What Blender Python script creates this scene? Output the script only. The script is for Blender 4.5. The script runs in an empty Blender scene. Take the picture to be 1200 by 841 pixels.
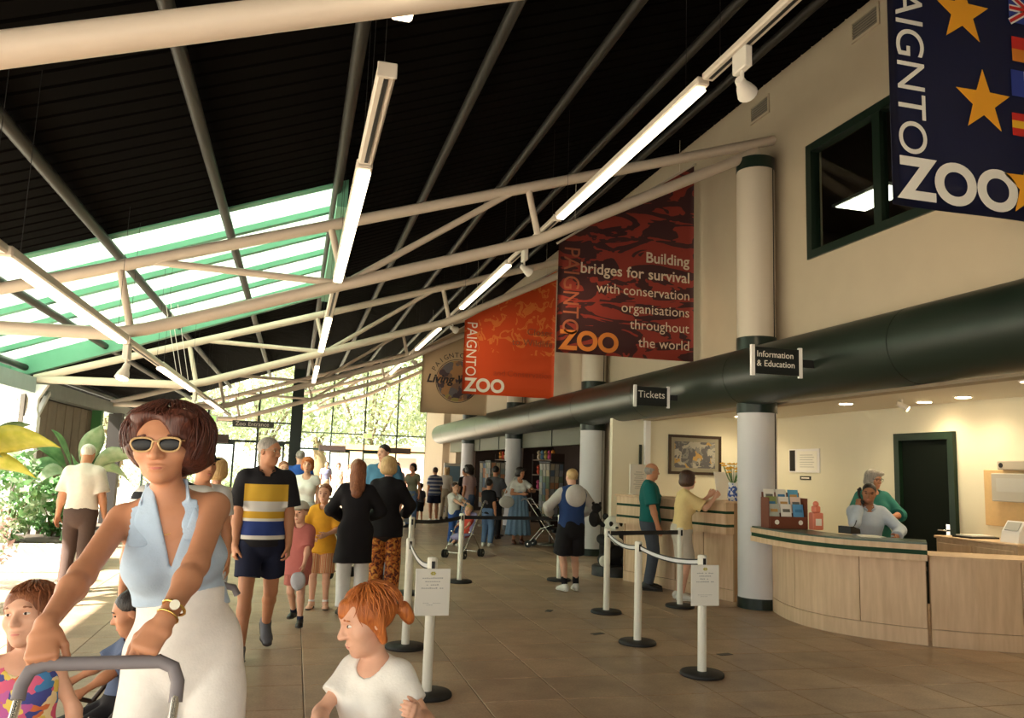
import bpy, bmesh, math, random
import numpy as np
from mathutils import Vector, Matrix, Euler
random.seed(7)
PI = math.pi
scene = bpy.context.scene
COL = scene.collection

# ---------------------------------------------------------------- camera
cam = bpy.data.cameras.new('camera'); cam.sensor_width = 36.0; cam.lens = 28.5
cam.clip_start = 0.05; cam.clip_end = 300
camo = bpy.data.objects.new('camera', cam); COL.objects.link(camo)
camo.matrix_world = Matrix(((0.96570717, -0.06786004, -0.25060862, 0.0),
                            (-0.25732053, -0.12159656, -0.95864510, 0.0),
                            (0.03458054, 0.99025718, -0.13488845, 1.6),
                            (0, 0, 0, 1)))
scene.camera = camo
# ---------------------------------------------------------------- sky, sun, exposure
W = bpy.data.worlds.new('sky'); scene.world = W; W.use_nodes = True
nt = W.node_tree; bg = nt.nodes['Background']
sky = nt.nodes.new('ShaderNodeTexSky'); sky.sky_type = 'HOSEK_WILKIE'; sky.turbidity = 6.0; sky.ground_albedo = 0.4
sky.sun_direction = Vector((-0.68, -0.30, 0.67)).normalized()
mixw = nt.nodes.new('ShaderNodeMix'); mixw.data_type = 'RGBA'; mixw.inputs[0].default_value = 0.8
mixw.inputs[7].default_value = (1.0, 0.97, 0.88, 1)
nt.links.new(sky.outputs[0], mixw.inputs[6]); nt.links.new(mixw.outputs[2], bg.inputs[0])
bg.inputs[1].default_value = 3.8
sun = bpy.data.lights.new('sun', 'SUN'); sun.energy = 32.0; sun.angle = math.radians(1.2); sun.color = (1.0, 0.95, 0.84)
suno = bpy.data.objects.new('sun', sun); COL.objects.link(suno)
suno.rotation_euler = Vector((0.68, 0.30, -0.67)).to_track_quat('-Z', 'Y').to_euler()
vs = scene.view_settings; vs.view_transform = 'Standard'; vs.look = 'None'; vs.gamma = 1.0
vs.use_curve_mapping = False; vs.exposure = 0.05

# ---------------------------------------------------------------- materials
MATS = {}
def M(name, col, rough=0.6, metal=0.0, noise=0.0, nscale=20.0, bump=0.0, bscale=60.0, spec=0.4, emit=None, estr=0.0, sheen=0.0, sss=0.0):
    if name in MATS: return MATS[name]
    m = bpy.data.materials.new(name); m.use_nodes = True; MATS[name] = m
    n = m.node_tree.nodes; L = m.node_tree.links; b = n['Principled BSDF']
    b.inputs['Base Color'].default_value = (*col, 1); b.inputs['Roughness'].default_value = rough
    b.inputs['Metallic'].default_value = metal; b.inputs['Specular IOR Level'].default_value = spec
    if sheen: b.inputs['Sheen Weight'].default_value = sheen
    if sss:
        b.inputs['Subsurface Weight'].default_value = sss; b.inputs['Subsurface Radius'].default_value = (0.012, 0.005, 0.003); b.inputs['Subsurface Scale'].default_value = 0.6
    if emit:
        b.inputs['Emission Color'].default_value = (*emit, 1); b.inputs['Emission Strength'].default_value = estr
    tc = n.new('ShaderNodeTexCoord')
    if noise:
        t = n.new('ShaderNodeTexNoise'); t.inputs['Scale'].default_value = nscale; t.inputs['Detail'].default_value = 6
        L.new(tc.outputs['Object'], t.inputs['Vector'])
        r = n.new('ShaderNodeMix'); r.data_type = 'RGBA'
        r.inputs[6].default_value = (*[c * (1 - noise) for c in col], 1)
        r.inputs[7].default_value = (*[min(1, c * (1 + noise)) for c in col], 1)
        L.new(t.outputs['Fac'], r.inputs[0]); L.new(r.outputs[2], b.inputs['Base Color'])
    if bump:
        t2 = n.new('ShaderNodeTexNoise'); t2.inputs['Scale'].default_value = bscale; t2.inputs['Detail'].default_value = 4
        L.new(tc.outputs['Object'], t2.inputs['Vector'])
        bp = n.new('ShaderNodeBump'); bp.inputs['Strength'].default_value = bump; bp.inputs['Distance'].default_value = 0.01
        L.new(t2.outputs['Fac'], bp.inputs['Height']); L.new(bp.outputs[0], b.inputs['Normal'])
    return m
def nodes_of(m): return m.node_tree.nodes, m.node_tree.links, m.node_tree.nodes['Principled BSDF']
def ramp(n, stops, interp='CONSTANT'):
    r = n.new('ShaderNodeValToRGB'); r.color_ramp.interpolation = interp
    e = r.color_ramp.elements
    while len(e) < len(stops): e.new(0.5)
    for k, (p, c) in enumerate(stops):
        e[k].position = p; e[k].color = (*c, 1)
    return r
def band_mat(name, axis, lo, hi, stops, rough=0.8, mask_x=None, mask_col=None):
    """cloth dyed in bands along one local axis; optional other colour beyond |x|>mask_x"""
    m = M(name, stops[0][1], rough); n, L, b = nodes_of(m)
    tc = n.new('ShaderNodeTexCoord'); sx = n.new('ShaderNodeSeparateXYZ'); L.new(tc.outputs['Object'], sx.inputs[0])
    mr = n.new('ShaderNodeMapRange'); mr.inputs[1].default_value = lo; mr.inputs[2].default_value = hi
    L.new(sx.outputs[axis], mr.inputs[0]); r = ramp(n, stops); L.new(mr.outputs[0], r.inputs[0])
    out = r.outputs[0]
    if mask_x:
        ab = n.new('ShaderNodeMath'); ab.operation = 'ABSOLUTE'; L.new(sx.outputs[0], ab.inputs[0])
        gt = n.new('ShaderNodeMath'); gt.operation = 'GREATER_THAN'; gt.inputs[1].default_value = mask_x; L.new(ab.outputs[0], gt.inputs[0])
        mx = n.new('ShaderNodeMix'); mx.data_type = 'RGBA'; mx.inputs[7].default_value = (*mask_col, 1)
        L.new(gt.outputs[0], mx.inputs[0]); L.new(out, mx.inputs[6]); out = mx.outputs[2]
    L.new(out, b.inputs['Base Color'])
    return m
def stripe_mat(name, axis, period, stops, rough=0.8):
    m = M(name, stops[0][1], rough); n, L, b = nodes_of(m)
    tc = n.new('ShaderNodeTexCoord'); sx = n.new('ShaderNodeSeparateXYZ'); L.new(tc.outputs['Object'], sx.inputs[0])
    d = n.new('ShaderNodeMath'); d.operation = 'DIVIDE'; d.inputs[1].default_value = period; L.new(sx.outputs[axis], d.inputs[0])
    f = n.new('ShaderNodeMath'); f.operation = 'FRACT'; L.new(d.outputs[0], f.inputs[0])
    r = ramp(n, stops); L.new(f.outputs[0], r.inputs[0]); L.new(r.outputs[0], b.inputs['Base Color'])
    return m
def cell_mat(name, scale, stops, rough=0.7, kind='voronoi', distort=0.0):
    m = M(name, stops[0][1], rough); n, L, b = nodes_of(m)
    tc = n.new('ShaderNodeTexCoord')
    if kind == 'voronoi':
        t = n.new('ShaderNodeTexVoronoi'); t.inputs['Scale'].default_value = scale
        vec = tc.outputs['Object']
        if distort:
            nz = n.new('ShaderNodeTexNoise'); nz.inputs['Scale'].default_value = scale * .6
            mx = n.new('ShaderNodeMix'); mx.data_type = 'VECTOR'; mx.inputs[0].default_value = distort
            L.new(vec, nz.inputs['Vector']); L.new(vec, mx.inputs[4]); L.new(nz.outputs['Color'], mx.inputs[5]); vec = mx.outputs[1]
        L.new(vec, t.inputs['Vector'])
        s = n.new('ShaderNodeSeparateColor'); L.new(t.outputs['Color'], s.inputs[0]); src = s.outputs[0]
    else:
        t = n.new('ShaderNodeTexNoise'); t.inputs['Scale'].default_value = scale; t.inputs['Detail'].default_value = 2; t.inputs['Distortion'].default_value = distort
        L.new(tc.outputs['Object'], t.inputs['Vector']); src = t.outputs['Fac']
    r = ramp(n, stops); L.new(src, r.inputs[0]); L.new(r.outputs[0], b.inputs['Base Color'])
    return m
def glass_mat(name, tint=(0.95, 1, 0.97), alpha=0.12, rough=0.02):
    m = bpy.data.materials.new(name); m.use_nodes = True; MATS[name] = m
    n = m.node_tree.nodes; L = m.node_tree.links; n.remove(n['Principled BSDF'])
    t = n.new('ShaderNodeBsdfTransparent'); t.inputs[0].default_value = (*tint, 1)
    g = n.new('ShaderNodeBsdfGlossy'); g.inputs['Roughness'].default_value = rough
    lw = n.new('ShaderNodeLayerWeight'); pw = n.new('ShaderNodeMath'); pw.operation = 'POWER'; pw.inputs[1].default_value = 5.0; L.new(lw.outputs['Facing'], pw.inputs[0])
    fr = n.new('ShaderNodeMath'); fr.operation = 'MULTIPLY_ADD'; fr.inputs[1].default_value = .8; fr.inputs[2].default_value = .03; L.new(pw.outputs[0], fr.inputs[0])
    mx = n.new('ShaderNodeMixShader'); L.new(fr.outputs[0], mx.inputs[0]); L.new(t.outputs[0], mx.inputs[1]); L.new(g.outputs[0], mx.inputs[2])
    L.new(mx.outputs[0], n['Material Output'].inputs[0])
    return m

# ---------------------------------------------------------------- object helpers
def link(name, me, mat=None, parent=None, smooth=False):
    o = bpy.data.objects.new(name, me); COL.objects.link(o)
    if mat is not None and len(me.materials) == 0: me.materials.append(mat)
    if parent is not None: o.parent = parent
    if smooth: me.polygons.foreach_set('use_smooth', [True] * len(me.polygons))
    return o
def tag(o, label, cat, group=None):
    o['label'] = label; o['category'] = cat
    if group: o['group'] = group
    return o
def thing(name, label, cat, loc=(0, 0, 0), rz=0.0, group=None):
    o = bpy.data.objects.new(name, None); COL.objects.link(o); o.location = loc; o.rotation_euler = (0, 0, rz)
    o.empty_display_size = 0.1
    return tag(o, label, cat, group)
def struct(o, label=None):
    o['kind'] = 'structure'
    if label: o['label'] = label
    return o
class MB:
    """collects shapes, built as ONE mesh object"""
    def __init__(s): s.v = []; s.f = []; s.sm = []
    def add(s, vs, fs, smooth=False):
        k = len(s.v); s.v += [tuple(p) for p in vs]; s.f += [tuple(i + k for i in f) for f in fs]; s.sm += [smooth] * len(fs); return s
    def box(s, x0, x1, y0, y1, z0, z1):
        return s.add([(x0,y0,z0),(x1,y0,z0),(x1,y1,z0),(x0,y1,z0),(x0,y0,z1),(x1,y0,z1),(x1,y1,z1),(x0,y1,z1)],
                     [(3,2,1,0),(4,5,6,7),(0,1,5,4),(1,2,6,5),(2,3,7,6),(3,0,4,7)])
    def bev(s, x0, x1, y0, y1, z0, z1, b=0.005):
        """box with chamfered edges"""
        bm = bmesh.new(); bmesh.ops.create_cube(bm, size=1)
        for v in bm.verts: v.co = ((x0+x1)/2 + v.co.x*(x1-x0), (y0+y1)/2 + v.co.y*(y1-y0), (z0+z1)/2 + v.co.z*(z1-z0))
        bmesh.ops.bevel(bm, geom=list(bm.edges), offset=b, segments=1, affect='EDGES')
        bm.verts.index_update(); s.add([v.co[:] for v in bm.verts], [[v.index for v in f.verts] for f in bm.faces]); bm.free(); return s
    def obox(s, c, ax, ay, az):
        """oriented box: centre and three half-axis vectors"""
        c = Vector(c); ax = Vector(ax); ay = Vector(ay); az = Vector(az); P = []
        for k in (-1, 1):
            for i, j in ((-1,-1),(1,-1),(1,1),(-1,1)): P.append(c + ax*i + ay*j + az*k)
        return s.add(P, [(3,2,1,0),(4,5,6,7),(0,1,5,4),(1,2,6,5),(2,3,7,6),(3,0,4,7)])
    def bar(s, a, b, w, t, up=(0, 0, 1)):
        a = Vector(a); b = Vector(b); d = (b-a); L = d.length; d.normalize(); up = Vector(up)
        sd = d.cross(up)
        if sd.length < 1e-5: sd = d.cross(Vector((1,0,0)))
        sd.normalize(); u = sd.cross(d)
        return s.obox((a+b)/2, d*L/2, sd*w/2, u*t/2)
    def tube(s, pts, r, n=10, caps=True, closed=False):
        pts = [Vector(p) for p in pts]; N = len(pts); rs = r if hasattr(r, '__len__') else [r]*N
        prev = None; V = []; F = []
        for i, p in enumerate(pts):
            if closed: d = pts[(i+1) % N] - pts[i-1]
            else: d = (pts[min(i+1, N-1)] - pts[max(i-1, 0)])
            d.normalize()
            if prev is None:
                a = Vector((0,0,1)) if abs(d.z) < .9 else Vector((1,0,0)); u = d.cross(a).normalized()
            else: u = (prev - d*prev.dot(d)).normalized()
            prev = u; w = d.cross(u)
            for k in range(n):
                t = 2*PI*k/n; V.append(p + (u*math.cos(t) + w*math.sin(t))*rs[i])
        for i in range(N if closed else N-1):
            j = (i+1) % N
            for k in range(n): F.append((i*n+k, i*n+(k+1)%n, j*n+(k+1)%n, j*n+k))
        s.add(V, F, True)
        if caps and not closed: s.add(V[:n], [tuple(range(n))[::-1]]); s.add(V[-n:], [tuple(range(n))])
        return s
    def lathe(s, prof, n=24, c=(0, 0, 0), smooth=True):
        """(r,z) profile turned about the vertical axis"""
        V = []; F = []; m = len(prof)
        for r, z in prof:
            for k in range(n): t = 2*PI*k/n; V.append((c[0]+r*math.cos(t), c[1]+r*math.sin(t), c[2]+z))
        for i in range(m-1):
            for k in range(n): F.append((i*n+k, i*n+(k+1)%n, (i+1)*n+(k+1)%n, (i+1)*n+k))
        s.add(V, F, smooth)
        if prof[0][0] > 1e-4: s.add(V[:n], [tuple(range(n))[::-1]])
        if prof[-1][0] > 1e-4: s.add(V[-n:], [tuple(range(n))])
        return s
    def prism(s, poly, f):
        """poly: 2-D outline (ccw); f(u,v,0/1) -> point"""
        n = len(poly); V = [f(u, v, 0) for u, v in poly] + [f(u, v, 1) for u, v in poly]
        F = [tuple(range(n))[::-1], tuple(range(n, 2*n))] + [(i, (i+1)%n, n+(i+1)%n, n+i) for i in range(n)]
        return s.add(V, F)
    def ball(s, c, r, n=12, m=8, rot=None):
        r = r if hasattr(r, '__len__') else (r, r, r); V = []; F = []; c = Vector(c)
        for i in range(m+1):
            a = PI*i/m
            for k in range(n):
                t = 2*PI*k/n; p = Vector((r[0]*math.sin(a)*math.cos(t), r[1]*math.sin(a)*math.sin(t), r[2]*math.cos(a)))
                V.append(c + (rot @ p if rot else p))
        for i in range(m):
            for k in range(n): F.append((i*n+k, (i+1)*n+k, (i+1)*n+(k+1)%n, i*n+(k+1)%n))
        return s.add(V, F, True)
    def mesh(s, name):
        me = bpy.data.meshes.new(name); me.from_pydata(s.v, [], s.f); me.polygons.foreach_set('use_smooth', s.sm); me.update(); return me
    def build(s, name, mat, parent=None):
        return link(name, s.mesh(name), mat, parent)
def arc(c, r, a0, a1, n, f): return [f(c, r, a0 + (a1-a0)*k/n) for k in range(n+1)]
def copy_tree(o, parent=None):
    c = o.copy(); COL.objects.link(c); c.parent = parent
    for ch in list(o.children): copy_tree(ch, c)
    return c
def text(name, body, size, mat, parent, M4, bold=0.0, extrude=0.002, align='LEFT', xs=1.0):
    """flat lettering as a thin mesh: M4 maps text plane (x right, y up) into the parent's space"""
    cu = bpy.data.curves.new(name, 'FONT'); cu.body = body; cu.size = size; cu.extrude = extrude; cu.offset = bold; cu.align_x = align
    cu.resolution_u = 8 if size > .3 else 3
    o = bpy.data.objects.new(name + '_tmp', cu); COL.objects.link(o)
    dg = bpy.context.evaluated_depsgraph_get(); me = bpy.data.meshes.new_from_object(o.evaluated_get(dg))
    bpy.data.objects.remove(o); me.materials.clear()
    me.transform(M4 @ Matrix.Diagonal((xs, 1, 1, 1)))
    return link(name, me, mat, parent)
# ================================================================ STRUCTURE
STEEL = M('cream_steel_paint', (0.62, 0.52, 0.42), 0.45, noise=0.05, nscale=8)
PURLIN = M('grey_purlin_paint', (0.016, 0.015, 0.012), 0.5)
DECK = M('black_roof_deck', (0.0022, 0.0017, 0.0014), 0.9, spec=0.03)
WALL = M('cream_wall_paint', (0.42, 0.35, 0.255), 0.8, noise=0.05, nscale=3, bump=0.15, bscale=90)
OFFICE = M('office_wall_paint', (0.72, 0.68, 0.53), 0.8, noise=0.03, nscale=3, bump=0.1, bscale=90)
GREEN = M('dark_green_gloss', (0.010, 0.020, 0.014), 0.3, spec=0.4)
DUCTG = M('duct_green_gloss', (0.012, 0.020, 0.014), 0.36, spec=0.4, noise=0.1, nscale=2)
MINT = M('mint_green_paint', (0.13, 0.36, 0.24), 0.5, noise=0.08, nscale=6)
WHITE = M('white_gloss_paint', (0.80, 0.79, 0.78), 0.4)
BLACKM = M('black_frame', (0.012, 0.012, 0.012), 0.5)
def roofz(x): return 4.80 + 0.375 * x
def tc_z(x): return 4.24 + 0.319 * x

# floor: bedding slab with separate tiles
TS = 0.6
FLOORM = M('floor_tile_stone', (0.36, 0.27, 0.19), 0.38, spec=0.4)
n, L, b = nodes_of(FLOORM)
geo = n.new('ShaderNodeNewGeometry'); dv = n.new('ShaderNodeVectorMath'); dv.operation = 'DIVIDE'; dv.inputs[1].default_value = (TS, TS, 50)
fl = n.new('ShaderNodeVectorMath'); fl.operation = 'FLOOR'; wn = n.new('ShaderNodeTexWhiteNoise')
off = n.new('ShaderNodeVectorMath'); off.operation = 'ADD'; off.inputs[1].default_value = (-0.17, -0.32, 5)
L.new(geo.outputs['Position'], off.inputs[0]); L.new(off.outputs[0], dv.inputs[0]); L.new(dv.outputs[0], fl.inputs[0]); L.new(fl.outputs[0], wn.inputs['Vector'])
nz = n.new('ShaderNodeTexNoise'); nz.inputs['Scale'].default_value = 2.2; nz.inputs['Detail'].default_value = 8; nz.inputs['Roughness'].default_value = 0.65
L.new(geo.outputs['Position'], nz.inputs['Vector'])
nz2 = n.new('ShaderNodeTexNoise'); nz2.inputs['Scale'].default_value = 60; nz2.inputs['Detail'].default_value = 4; L.new(geo.outputs['Position'], nz2.inputs['Vector'])
r1 = ramp(n, [(0.3, (0.29, 0.195, 0.125)), (0.7, (0.47, 0.335, 0.225))], 'LINEAR'); L.new(nz.outputs['Fac'], r1.inputs[0])
mx = n.new('ShaderNodeMix'); mx.data_type = 'RGBA'; mx.blend_type = 'MULTIPLY'; mx.inputs[0].default_value = 1
rv = ramp(n, [(0.0, (0.86, 0.86, 0.87)), (1.0, (1.1, 1.08, 1.05))], 'LINEAR'); L.new(wn.outputs[0], rv.inputs[0])
L.new(r1.outputs[0], mx.inputs[6]); L.new(rv.outputs[0], mx.inputs[7])
mx2 = n.new('ShaderNodeMix'); mx2.data_type = 'RGBA'; mx2.blend_type = 'OVERLAY'; mx2.inputs[0].default_value = 0.35
L.new(mx.outputs[2], mx2.inputs[6]); L.new(nz2.outputs['Fac'], mx2.inputs[7]); L.new(mx2.outputs[2], b.inputs['Base Color'])
bp = n.new('ShaderNodeBump'); bp.inputs['Strength'].default_value = 0.25; bp.inputs['Distance'].default_value = 0.004
L.new(nz2.outputs['Fac'], bp.inputs['Height']); L.new(bp.outputs[0], b.inputs['Normal'])
GROUT = M('floor_grout', (0.12, 0.09, 0.065), 0.9, noise=0.2)
fo = struct(MB().box(-4.5, 10.2, -3, 37.4, -0.12, -0.004).build('floor', GROUT), 'brown stone tiled hall floor')
def tile_mb(x, y, mb):
    g = 0.003; c = 0.005; x0 = x+g; x1 = x+TS-g; y0 = y+g; y1 = y+TS-g
    return mb.add([(x0,y0,-.02),(x1,y0,-.02),(x1,y1,-.02),(x0,y1,-.02),(x0,y0,-c*.5),(x1,y0,-c*.5),(x1,y1,-c*.5),(x0,y1,-c*.5),
                   (x0+c,y0+c,0),(x1-c,y0+c,0),(x1-c,y1-c,0),(x0+c,y1-c,0)],
                  [(0,1,5,4),(1,2,6,5),(2,3,7,6),(3,0,4,7),(4,5,9,8),(5,6,10,9),(6,7,11,10),(7,4,8,11),(8,9,10,11)])
tme = tile_mb(0, 0, MB()).mesh('tile'); tme.materials.append(FLOORM)
inv = camo.matrix_world.inverted()
def inframe(x, y, z, m=40):
    p = inv @ Vector((x, y, z))
    if p.z > -0.2: return False
    u = 600 + 950*p.x/-p.z; v = 420.5 - 950*p.y/-p.z
    return -m < u < 1200+m and -m < v < 841+m
tl = []
for i in range(-8, 17):
    for j in range(-6, 62):
        x = 0.17 + i*TS; y = 0.32 + j*TS
        if x < -4.5 or x+TS > 10.2 or y+TS > 37.4 or y < -3: continue
        tl.append((x, y))
vis = sorted([t for t in tl if inframe(t[0]+.3, t[1]+.3, 0) and t[0] < 6.9], key=lambda t: (t[0]+.3)**2+(t[1]+.3)**2)[:300]
vset = set(vis); rest = MB()
for (x, y) in tl:
    if (x, y) in vset:
        o = link('tile', tme, None, fo); o.location = (x, y, 0)
    else: tile_mb(x, y, rest)
ro = rest.build('tile_field', FLOORM, fo); ro['kind'] = 'stuff'

# roof deck, corrugated along the slope
def deck(name, x0, x1, y0, y1, pitch=0.22):
    V = []; F = []; y = y0; prof = []
    while y < y1 - 0.01:
        prof += [(y, 0.0), (y+pitch*.80, 0.0), (y+pitch*.84, 0.035), (y+pitch*.96, 0.035)]; y += pitch
    prof.append((y1, 0))
    for (yy, dz) in prof:
        V += [(x0, min(yy, y1), roofz(x0)+dz), (x1, min(yy, y1), roofz(x1)+dz), (x1, min(yy, y1), roofz(x1)+.16), (x0, min(yy, y1), roofz(x0)+.16)]
    for k in range(len(prof)-1):
        a = 4*k; c = 4*k+4
        F += [(a, c, c+1, a+1), (a+2, c+2, c+3, a+3)]
    me = bpy.data.meshes.new(name); me.from_pydata(V, [], F)
    return struct(link(name, me, DECK), 'black corrugated roof deck')
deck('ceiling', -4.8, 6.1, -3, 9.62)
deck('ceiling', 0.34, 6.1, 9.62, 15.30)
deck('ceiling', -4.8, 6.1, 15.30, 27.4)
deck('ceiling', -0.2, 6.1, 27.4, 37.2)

# right wall above the duct, with the window opening
def wallbox(name, mat, *bx, label=None):
    mb = MB()
    for q in bx: mb.box(*q)
    return struct(mb.build(name, mat), label)
WY0, WY1, WZ0, WZ1 = 5.0, 8.55, 4.30, 5.77
wallbox('wall_right', WALL, (6.0, 6.2, -3, WY0, 2.55, 7.2), (6.0, 6.2, WY1, 37, 2.55, 7.2), (6.0, 6.2, WY0, WY1, 2.55, WZ0), (6.0, 6.2, WY0, WY1, WZ1, 7.2),
        (6.0, 6.2, 13.62, 15.75, 0, 2.55), (6.0, 6.2, 31.0, 37, 0, 2.55), label='cream hall wall above the green duct')
wallbox('wall_shop_pier', WALL, (5.72, 6.0, 32.4, 37.0, 0, 6.5), label='cream pier wall at the end of the duct')
wallbox('wall_light_screen', WALL, (3.0, 8.55, -3.2, -3.0, 0, 7.2), (-4.8, 3.0, -3.2, -3.0, 2.9, 6.0), label='added unseen cream wall behind the viewer, shaping the daylight')  # unseen wall added to dim the hall; its low opening front-lights the people
# dark room behind the upper window
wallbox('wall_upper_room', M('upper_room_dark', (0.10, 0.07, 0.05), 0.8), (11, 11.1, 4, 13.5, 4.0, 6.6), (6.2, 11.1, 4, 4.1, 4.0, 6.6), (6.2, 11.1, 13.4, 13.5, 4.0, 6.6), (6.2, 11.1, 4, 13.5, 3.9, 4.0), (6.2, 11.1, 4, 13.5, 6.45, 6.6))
GLASS = glass_mat('window_glass')
wn_ = struct(MB().box(6.0-.03, 6.1, WY0, WY1, WZ0, WZ0+.1).box(6.0-.03, 6.1, WY0, WY1, WZ1-.1, WZ1).box(6.0-.03, 6.1, WY0, WY0+.1, WZ0+.1, WZ1-.1).box(6.0-.03, 6.1, WY1-.1, WY1, WZ0+.1, WZ1-.1).build('window_1', GREEN), 'dark green framed upper window')
for yy in (7.28, 6.1): MB().box(5.98, 6.08, yy-.06, yy+.06, WZ0+.1, WZ1-.1).build('window_mullion', GREEN, wn_)
for a, c in ((WY0+.1, 6.04), (6.16, 7.22), (7.34, WY1-.1)): MB().box(6.03, 6.038, a, c, WZ0+.1, WZ1-.1).build('pane', GLASS, wn_)
wl = thing('ceiling_panel_light', 'square lit ceiling panel seen through the upper window', 'ceiling light', (9.25, 11.35, 6.40))
MB().box(-.35, .35, -.65, .65, 0, .045).build('frame', WHITE, wl)
MB().box(-.3, .3, -.6, .6, -.01, 0).build('diffuser', M('panel_glow', (1, .95, .85), emit=(1, .92, .75), estr=5), wl)

# ticket office shell
wallbox('wall_office_back', OFFICE, (8.4, 8.55, -3, 8.86, 0, 2.7), (8.4, 8.55, 9.96, 13.62, 0, 2.7), (8.4, 8.55, 8.86, 9.96, 2.3, 2.7), label='cream back wall of the ticket office')
wallbox('wall_office_end', OFFICE, (5.42, 8.4, 13.5, 13.62, 0, 2.7), label='cream end wall of the ticket office')
wallbox('ceiling_office', M('office_ceiling', (0.70, 0.66, 0.57), 0.8), (5.75, 8.55, -3, 13.62, 2.68, 2.78), label='flat ceiling of the ticket office')
MB().box(5.98, 6.05, 13.44, 13.5, 0.9, 2.68)
tr = struct(MB().box(6.02, 6.12, 13.42, 13.5, 0.0, 2.68).build('trim_1', WHITE), 'white vertical trim in the office corner')
struct(MB().box(5.93, 5.975, 13.47, 13.5, 0.95, 2.12).build('trim_2', GREEN), 'narrow dark green strip on the end wall')
# office door
dr = struct(MB().box(8.34, 8.42, 8.86, 8.96, 0, 2.3).box(8.34, 8.42, 9.86, 9.96, 0, 2.3).box(8.34, 8.42, 8.96, 9.86, 2.2, 2.3).build('door_1', M('door_frame_green', (0.006, 0.022, 0.010), 0.4)), 'dark green office door in its frame')
MB().box(8.40, 8.45, 8.96, 9.86, 0.0, 2.2).build('door_leaf', M('door_leaf_green', (0.004, 0.007, 0.005), 0.7, spec=0.1), dr)
mbh = MB().tube([(8.40, 9.04, 1.0), (8.34, 9.04, 1.0), (8.34, 9.16, 1.0)], .011)
mbh.box(8.392, 8.40, 9.0, 9.08, .92, 1.08); mbh.build('door_handle', M('chrome', (.8, .8, .8), .15, 1.0), dr)

# shop shell beyond the columns (dark inside)
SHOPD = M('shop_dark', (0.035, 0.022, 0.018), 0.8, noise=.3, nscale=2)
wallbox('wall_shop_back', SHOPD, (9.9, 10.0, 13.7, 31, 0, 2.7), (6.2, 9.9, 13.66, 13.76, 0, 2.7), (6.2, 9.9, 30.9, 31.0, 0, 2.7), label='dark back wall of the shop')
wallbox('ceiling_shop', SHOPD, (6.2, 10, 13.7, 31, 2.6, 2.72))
fa = struct(MB().box(5.86, 6.02, 15.75, 31.5, 2.18, 2.62).build('trim_3', M('shop_fascia', (0.10, 0.105, 0.07), .6, noise=.1)), 'pale green fascia above the shop front')
for k in range(6): MB().box(5.84, 5.865, 15.8+k*2.6, 15.82+k*2.6, 2.18, 2.62).build('fascia_joint', GREEN, fa)
# lit cream side frame beside the second column
struct(MB().box(5.72, 5.98, 15.85, 15.95, 0, 2.5).build('trim_4', M('shop_frame', (.55, .45, .28), .6)), 'cream upright of the shop front')

# end glazing: left part at Y 27.3, right part at Y 37
def glazing(name, label, y, xs, zs, topf, stop_z=0.0):
    w = struct(MB().box(xs[0]-.04, xs[-1]+.04, y-.05, y+.05, topf(xs[0])*0+2.16, 2.24).build(name, GREEN), label)
    for x in xs: MB().box(x-.03, x+.03, y-.06, y+.06, 0, topf(x)).build('mullion', GREEN, w)
    for z in zs: MB().box(xs[0], xs[-1], y-.05, y+.05, z-.025, z+.025).build('transom', GREEN, w)
    lv = [2.24] + list(zs) 
    for a, c in zip(xs[:-1], xs[1:]):
        for k, z in enumerate(lv):
            z0 = z+.02; z1 = (lv[k+1]-.02) if k+1 < len(lv) else None
            P = [(a+.03, y, z0), (c-.03, y, z0), (c-.03, y, z1 or topf(c)), (a+.03, y, z1 or topf(a))]
            me = MB(); me.add([(p[0], p[1]-.004, p[2]) for p in P] + [(p[0], p[1]+.004, p[2]) for p in P], [(0,1,2,3),(7,6,5,4),(0,4,5,1),(1,5,6,2),(2,6,7,3),(3,7,4,0)])
            me.build('pane', GLASS, w)
    return w
gl = glazing('window_2', 'glazed end wall left of the dark green post', 27.3, [-4.5, -2.72, -1.2, 0.0], [2.82], lambda x: tc_z(x)+.1)
gr = glazing('window_3', 'tall glazed end wall with green mullions beside the pier', 37.0, [0.1, 1.5, 2.95, 4.4, 5.74], [2.92], lambda x: roofz(x))
struct(MB().box(-.2, .16, 27.1, 27.46, 0, 4.6).build('post_end_wall', GREEN), 'thick dark green post in the glazed end wall')
# slim glass doors standing under the glazing
for k, (x, y) in enumerate(((-1.2, 27.3), (-2.72, 27.3), (1.5, 37), (2.95, 37))):
    dd = struct(MB().box(x-.03, x+.03, y-.03, y+.03, 0, 2.16).box(x+.8, x+.86, y-.03, y+.03, 0, 2.16).box(x+.03, x+.8, y-.03, y+.03, 0, .1).box(x+.03, x+.8, y-.03, y+.03, 2.08, 2.16).build('door_%d' % (k+2), GREEN), 'glazed entrance door leaf')
    MB().box(x+.03, x+.8, y-.004, y+.004, .1, 2.08).build('pane', GLASS, dd)

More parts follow.
